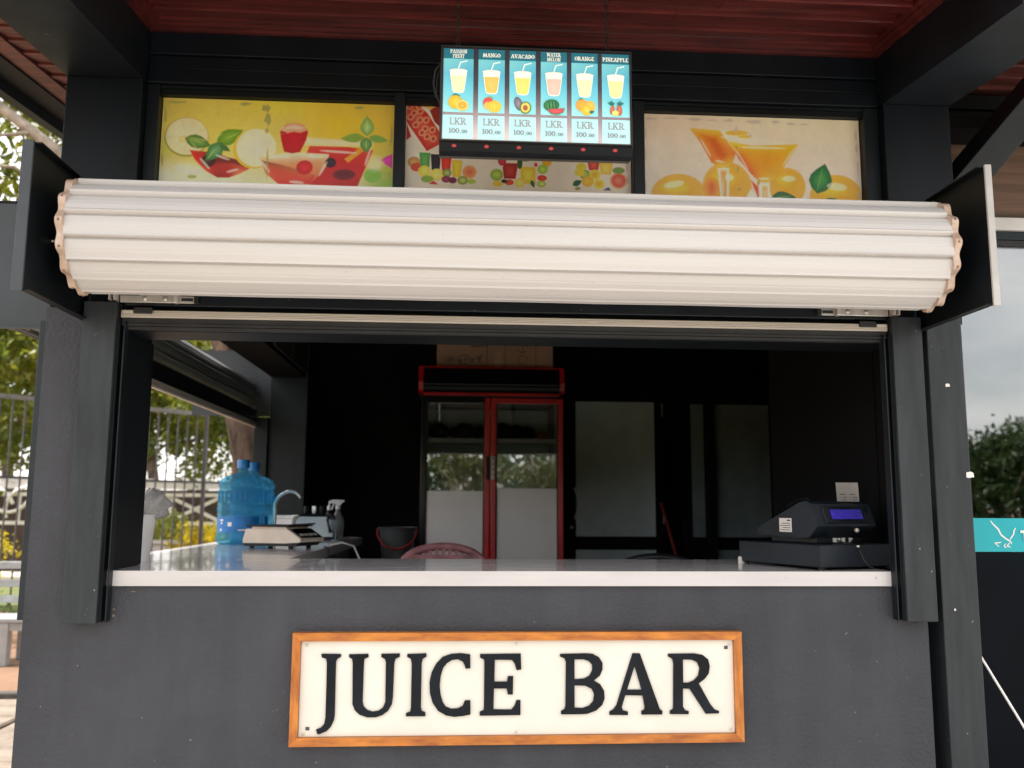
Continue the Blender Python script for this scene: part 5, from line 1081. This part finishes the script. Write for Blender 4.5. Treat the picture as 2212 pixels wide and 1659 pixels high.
# ================================================================== OUTSIDE, LEFT
# --- iron fence
FN = thing('iron_fence', 'tall dark iron bar fence seen through the left opening', 'fence', (-4.4, 7.2, 0))
fa_, fb_ = Vector((-6.0, 5.53, 0)), Vector((-3.17, 8.49, 0)); fd = (fb_ - fa_); fl = fd.length; fd.normalize(); fz = math.atan2(fd.y, fd.x)
def rail(z, w, h, m, a=fa_, b=fb_): obj('rail', beam(B(), (a.x, a.y, z), (b.x, b.y, z), w, h), m, FN)
rail(2.5, .05, .05, 'fence_rail'); rail(1.64, .03, .03, 'fence_iron'); rail(.18, .03, .04, 'fence_iron')
n = int(fl / .125)
bar_me = None
for k in range(n):
    p = fa_ + fd * (k * fl / n)
    if bar_me is None:
        bar_me = bpy.data.meshes.new('bar'); b_ = bx(-.0075, .0075, -.0075, .0075, .05, 2.475); b_.to_mesh(bar_me); b_.free(); bar_me.materials.append(MATS['fence_iron'])
    o = bpy.data.objects.new('bar', bar_me); COL.objects.link(o); o.parent = FN; o.location = p - FN.location; o.rotation_euler = (0, 0, fz)
for p in (fb_, fb_ + Vector((.36, .34, 0))): obj('fence_post', bx(p.x - .022, p.x + .022, p.y - .022, p.y + .022, 0, 2.55), 'fence_iron', FN)
rail(1.64, .03, .03, 'fence_iron', fb_, fb_ + Vector((.36, .34, 0)))
# --- bench
BN = thing('park_bench', 'pale grey slatted park bench at the far left', 'bench', (-4.5, 5.2, 0))
for z in (.48, .62, .78): obj('back_slat', bx(-5.3, -3.45, 5.44, 5.47, z, z + .065), 'bench_paint', BN, bevel=.006)
for k in range(4): obj('seat_slat', bx(-5.3, -3.45, 5.0 + k * .105, 5.09 + k * .105, .36, .395), 'bench_paint', BN, bevel=.006)
obj('apron', bx(-5.25, -3.5, 5.02, 5.05, .29, .355), 'bench_paint', BN)
for x in (-5.2, -3.86):
    obj('leg', bx(x, x + .09, 5.01, 5.09, 0, .358), 'bench_paint', BN, bevel=.005); obj('leg', bx(x, x + .09, 5.37, 5.43, 0, .90), 'bench_paint', BN, bevel=.005)
# --- pavilion beyond the fence
PV = thing('garden_pergola', 'white pergola with lattice railing and dark back wall beyond the iron fence', 'pergola', (-6.5, 14, 0))
obj('eave_beam', bx(-13, -1.5, 13.0, 13.16, 1.62, 1.75), 'white_paint', PV)
for k in range(12): obj('rafter', bx(-12.8 + k, -12.72 + k, 12.7, 14.4, 1.755, 1.83), 'white_paint', PV)
obj('back_wall', bx(-13, -1.5, 14.2, 14.4, 0, 1.62), 'dark_hedge', PV)
obj('floor_slab', bx(-13, -1.5, 12.9, 14.6, 0, .12), 'cream_wall', PV)
for x in (-12.9, -9.9, -7.1, -5.35, -3.7, -1.6): obj('pillar', bx(x - .05, x + .05, 13.02, 13.14, .12, 1.6), 'lattice_white', PV)
for z in (1.49, 1.0): obj('top_rail' if z > 1.2 else 'bottom_rail', bx(-13, -1.5, 12.93, 12.99, z, z + .06), 'lattice_white', PV)
for x in np.arange(-12.6, -1.6, .85):
    obj('baluster', bx(x - .025, x + .025, 12.94, 12.98, 1.06, 1.49), 'lattice_white', PV)
    if x > -6.9:
        obj('brace', beam(B(), (x, 12.955, 1.07), (x + .85, 12.955, 1.48), .03, .055), 'lattice_white', PV); obj('brace', beam(B(), (x, 12.97, 1.48), (x + .85, 12.97, 1.07), .03, .055), 'lattice_white', PV)
for (cx, cz, r, a0, a1) in ((-8.35, 1.25, .42, 200, 380), (-7.65, 1.32, .36, 150, 330), (-8.0, .95, .45, 20, 170), (-7.3, 1.0, .4, 30, 200), (-8.7, .8, .4, -60, 120)):
    obj('scroll', tube(B(), [(cx + r * math.cos(R(a0 + (a1 - a0) * k / 14)), 12.90, cz + .25 + r * math.sin(R(a0 + (a1 - a0) * k / 14))) for k in range(15)], .03, 6), 'lattice_white', PV, smooth=R(60))

# --- vegetation
def leaf_mesh(name, blobs, n, size, m, parent, seed=0, droop=.3, squash=1.0, shell=.55):
    """n single leaves gathered in clumps inside ellipsoid blobs (cx,cy,cz,rx,ry,rz)"""
    g = np.random.default_rng(seed); bl = np.array(blobs, float); vol = bl[:, 3] * bl[:, 4] * bl[:, 5]; w_ = vol / vol.sum()
    nc = max(12, n // 26); bi = g.choice(len(bl), nc, p=w_)
    d = g.normal(size=(nc, 3)); d /= np.linalg.norm(d, axis=1)[:, None]; rad = (shell + (1 - shell) * g.random(nc)) * (.72 + .5 * g.random(nc))
    cen = bl[bi, :3] + d * rad[:, None] * bl[bi, 3:6]
    ci = g.integers(0, nc, n); csz = .35 + .65 * g.random(nc)
    pos = cen[ci] + g.normal(size=(n, 3)) * (csz[ci] * size * 2.3)[:, None]
    a = g.normal(size=(n, 3)); a[:, 2] -= droop; a /= np.linalg.norm(a, axis=1)[:, None]
    b = g.normal(size=(n, 3)); b -= (b * a).sum(1)[:, None] * a; b /= np.linalg.norm(b, axis=1)[:, None]
    s = size * (.6 + .8 * g.random(n)); a *= s[:, None]; b *= (s * .42 * squash)[:, None]
    V = np.stack([pos - a, pos + b - a * .1, pos + a, pos - b - a * .1], 1).reshape(-1, 3)
    me = bpy.data.meshes.new(name); me.vertices.add(4 * n); me.vertices.foreach_set('co', V.ravel()); me.loops.add(4 * n); me.loops.foreach_set('vertex_index', np.arange(4 * n))
    me.polygons.add(n); me.polygons.foreach_set('loop_start', np.arange(0, 4 * n, 4)); me.polygons.foreach_set('loop_total', np.full(n, 4)); me.update()
    return link(name, me, m, parent)
def limb(bm, pts, r0, r1, n=9):
    P = [Vector(p) for p in pts]; Q = []
    for i in range(len(P) - 1):
        for k in range(4): Q.append(P[i].lerp(P[i + 1], k / 4) + Vector((random.uniform(-1, 1), random.uniform(-1, 1), 0)) * .012 * (1 if (i or k) else 0))
    Q.append(P[-1]); tube(bm, Q, [r0 + (r1 - r0) * i / (len(Q) - 1) for i in range(len(Q))], n)
def tree(label, base, limbs, blobs, n, size, lm, bm_, seed, group, name='tree', shell=.45, trunk=None):
    T = thing(name, label, 'tree', base, group=group); bm = B()
    limb(bm, limbs[0][0], limbs[0][1], limbs[0][2], 12)
    tr = obj('trunk', bm, trunk or bm_, T, smooth=R(60))
    for pts, r0, r1 in limbs[1:]: bb = B(); limb(bb, pts, r0, r1, 7); obj('branch', bb, bm_, T, smooth=R(60))
    leaf_mesh('crown', blobs, n, size, lm, T, seed, shell=shell)
    return T
GL_ = 'trees left of the kiosk'
tree('leaning tree with a brown trunk just outside the left opening', (-1.75, 5.4, 0), [([(-1.75, 5.4, 0), (-1.80, 5.1, 1.0), (-1.83, 5.0, 1.75), (-2.0, 5.0, 2.6), (-2.2, 5.0, 3.2)], .16, .12),
     ([(-2.15, 5.0, 3.1), (-2.8, 5.0, 3.85), (-3.55, 5.0, 4.45), (-4.3, 5.0, 5.03), (-5.2, 5.0, 5.6)], .075, .04), ([(-2.2, 5.0, 3.2), (-2.1, 5.3, 4.4), (-1.6, 5.6, 5.6)], .09, .04), ([(-3.5, 5.0, 4.4), (-3.75, 5.1, 4.9), (-4.0, 5.2, 5.6)], .035, .015),
     ([(-3.0, 5.0, 4.0), (-3.5, 5.2, 4.15), (-4.2, 5.3, 4.5), (-4.8, 5.4, 4.6)], .03, .012), ([(-3.9, 5.0, 4.72), (-4.2, 4.8, 4.6), (-4.6, 4.7, 4.75)], .02, .008), ([(-2.5, 5.0, 3.5), (-3.3, 5.2, 3.75), (-4.0, 5.3, 3.8)], .025, .01)],
     [(-4.2, 5.6, 5.6, 1.6, 1.3, .9), (-2.2, 5.6, 5.6, 1.6, 1.5, .9), (-3.9, 5.5, 4.35, .95, .8, .5), (-4.4, 5.9, 3.9, .7, .6, .4), (-3.7, 5.8, 3.75, .6, .5, .35), (-2.0, 6.0, 4.6, 1.0, 1.0, .6)], 9000, .062, 'leaf_yellow', 'bark_pale', 11, GL_, trunk='bark')
tree('bright yellow green tree hanging over the fence at the far left', (-6.6, 9.6, 0), [([(-6.6, 9.6, 0), (-6.5, 9.6, 1.3), (-6.7, 9.6, 2.6)], .14, .08), ([(-6.6, 9.6, 1.6), (-6.0, 9.4, 2.3), (-5.6, 9.3, 3.0)], .05, .02)],
     [(-6.5, 9.4, 3.2, 1.1, .9, .8), (-5.9, 9.0, 2.3, .65, .6, .45), (-6.9, 9.2, 2.2, .6, .6, .4), (-6.2, 9.8, 4.2, 1.3, 1.1, .6)], 9500, .06, 'leaf_yellow', 'bark', 12, GL_)
tree('leafy tree behind the fence in the left opening', (-4.7, 10.2, 0), [([(-4.7, 10.2, 0), (-4.75, 10.2, 1.4), (-4.6, 10.2, 2.8)], .11, .06), ([(-4.72, 10.2, 1.7), (-4.2, 10.1, 2.2), (-3.6, 10.0, 2.3)], .03, .012), ([(-4.7, 10.2, 1.9), (-5.2, 10.1, 2.4)], .03, .012)],
     [(-4.9, 10.0, 2.8, .85, .8, .6), (-4.1, 10.0, 2.8, .8, .8, .55), (-4.5, 10.3, 3.7, 1.3, 1.0, .6), (-5.2, 9.9, 2.15, .35, .4, .3), (-3.75, 10.1, 2.15, .3, .35, .4), (-4.4, 10, 2.2, .3, .3, .25), (-5.5, 10.2, 2.7, .5, .5, .5)], 11000, .055, 'leaf_yellow', 'bark', 13, GL_)
tree('green tree nearest the far end of the fence', (-2.7, 10.8, 0), [([(-2.7, 10.8, 0), (-2.75, 10.8, 1.5), (-2.8, 10.8, 3.0)], .10, .06)],
     [(-3.0, 10.6, 2.9, .8, .8, .6), (-3.3, 10.5, 2.1, .35, .4, .5), (-2.5, 10.8, 3.6, 1.2, 1.0, .7)], 5200, .055, 'leaf', 'bark', 14, GL_)
tree('tall tree behind the pavilion roof', (-9.0, 19, 0), [([(-9, 19, 0), (-9, 19, 3), (-8.8, 19, 6)], .25, .12)], [(-8.5, 19, 5.5, 3.2, 2.2, 1.9), (-4.5, 20, 5.2, 2.4, 2, 1.6), (-11.5, 19, 5.5, 2, 2, 2)], 6000, .13, 'leaf', 'bark', 15, GL_)
for i, (x, y, zc, lab, mm) in enumerate(((-9.5, 16.5, 2.9, 'broad yellow green tree behind the pergola at the far left', 'leaf_yellow'), (-6.6, 16.8, 2.9, 'broad green tree behind the middle of the pergola', 'leaf'), (-4.6, 17.4, 2.7, 'broad tree behind the right end of the pergola', 'leaf_yellow'))):
    tree(lab, (x, y, 0), [([(x, y, 0), (x + .1, y, 1.6), (x - .1, y, 3.2)], .16, .09)], [(x, y, zc, 1.5, 1, .75), (x - .9, y, zc + .8, 1.3, 1, .7), (x + .9, y, zc + .7, 1.3, 1, .7), (x + .4, y, zc + 1.7, 1.6, 1, .8), (x - 1.2, y, zc - .6, .6, .6, .4)], 5200, .085, mm, 'bark', 30 + i, GL_)
def shrub(label, c, r, n, m, seed, size=.035):
    T = thing('shrub', label, 'shrub', (c[0], c[1], 0), group='shrubs beyond the fence'); b = B()
    for k in range(5): limb(b, [(c[0], c[1], 0), (c[0] + random.uniform(-.5, .5) * r[0], c[1] + random.uniform(-.3, .3), c[2])], .015, .006, 5)
    obj('stems', b, 'bark', T); leaf_mesh('foliage', [(*c, *r)], n, size, m, T, seed, droop=-.4, shell=.2)
shrub('bright yellow shrub behind the bench at the far left', (-5.55, 7.75, .82), (.46, .3, .34), 2600, 'shrub_yellow', 21)
shrub('yellow shrub at the foot of the fence left of the water bottle', (-3.42, 9.35, .80), (.50, .35, .34), 2600, 'shrub_yellow', 22)
shrub('round pale shrub growing in the white planter', (-3.98, 9.7, 1.03), (.30, .25, .19), 1500, 'shrub_pale', 23)
shrub('low green shrub under the park bench', (-4.9, 6.5, .25), (.9, .3, .22), 1300, 'leaf', 24)
PT = thing('planter', 'white masonry planter beyond the fence', 'planter', (-3.98, 9.7, 0))
obj('planter_wall', bx(-4.22, -3.74, 9.5, 9.9, 0, .82), 'white_paint', PT, bevel=.01); obj('planter_rim', bx(-4.25, -3.71, 9.47, 9.93, .825, .88), 'white_paint', PT, bevel=.008)
for lab, x0, x1, y0 in (('teal mesh panel low beyond the fence, left opening', -4.75, -4.28, 9.4), ('teal mesh panel behind the bench at the far left', -6.9, -5.95, 8.1)):
    NT = thing('mesh_panel', lab, 'mesh panel', ((x0 + x1) / 2, y0, 0))
    obj('net', bx(x0, x1, y0, y0 + .01, .1, .86), 'teal_net', NT); obj('frame', bx(x0 - .03, x1 + .03, y0 - .01, y0 + .02, .862, .90), 'white_paint', NT)
    for x in (x0 - .02, x1): obj('post', bx(x, x + .02, y0 - .008, y0 + .018, 0, .86), 'white_paint', NT)

# ================================================================== ACROSS THE LAWN (seen in the reflections)
GB = 'trees across the lawn'
spots = [(-2.6, -15.5), (.4, -14.0), (2.6, -15.2), (5.2, -16.5), (8.6, -15.0), (10.8, -13.2), (12.9, -14.2), (15.2, -13.0), (-6, -17), (17.5, -15)]
names = ['mirrored pale trunked tree at the left of the fridge glass', 'mirrored tree in the left fridge door', 'mirrored tree in the right fridge door', 'tree across the lawn right of the fridge reflection', 'mirrored tree at the left edge of the shopfront glass', 'mirrored tree behind the post in the shopfront glass', 'mirrored tree above the turquoise sign', 'mirrored tree at the right edge of the shopfront glass', 'tree across the lawn farthest left', 'tree across the lawn farthest right']
for i, ((x, y), nm) in enumerate(zip(spots, names)):
    x *= 1.38; y *= 1.5
    lm = [([(x, y, 0), (x + random.uniform(-.3, .3), y, 1.5), (x + random.uniform(-.8, .8), y, 3.2)], .10, .05)]
    for k in range(13 if x < 9.5 else 7):
        a = random.uniform(0, 2 * PI); r = random.uniform(.4, 1.6); z0 = random.uniform(.2, 1.4)
        lm.append(([(x, y, z0), (x + r * .5 * math.cos(a), y + r * .3 * math.sin(a), z0 + 1.0), (x + r * math.cos(a), y + r * .6 * math.sin(a), z0 + random.uniform(1.6, 2.4))], .045, .015))
    bl = [(x + random.uniform(-.8, .8), y + random.uniform(-.5, .5), 2.4 + random.uniform(-.5, 1.2), random.uniform(.8, 1.3), .9, random.uniform(.5, .9)) for _ in range(4)]
    if x > 9.5: bl += [(x, y, 1.3, 1.9, .8, 1.1), (x + .9, y, 2.3, 1.5, .9, 1.0), (x - .9, y, 2.0, 1.5, .9, 1.1)]
    else: bl += [(x + random.uniform(-1, 1), y - .8, 1.2, 1.3, .6, .5)]
    tree(nm, (x, y, 0), lm, bl, 2200 if x < 9.5 else 6500, .10, 'leaf_olive' if x < 9.5 else 'leaf_dark', 'bark_pale', 40 + i, GB)
for i in range(6):
    x = -14 + i * 9.5; y = -52 - 4 * (i % 2)
    tree(['far tree beyond the lawn, leftmost', 'far tree beyond the lawn, second from left', 'far tree beyond the lawn, third from left', 'far tree beyond the lawn, third from right', 'far tree beyond the lawn, second from right', 'far tree beyond the lawn, rightmost'][i], (x, y, 0), [([(x, y, 0), (x, y, 3), (x + .3, y, 5)], .25, .12)], [(x, y, 3.6, 5, 2.5, 2.0), (x + 3, y, 3.2, 3.5, 2.2, 1.5)], 3000, .28, 'leaf_dark', 'bark', 60 + i, 'far trees beyond the lawn')
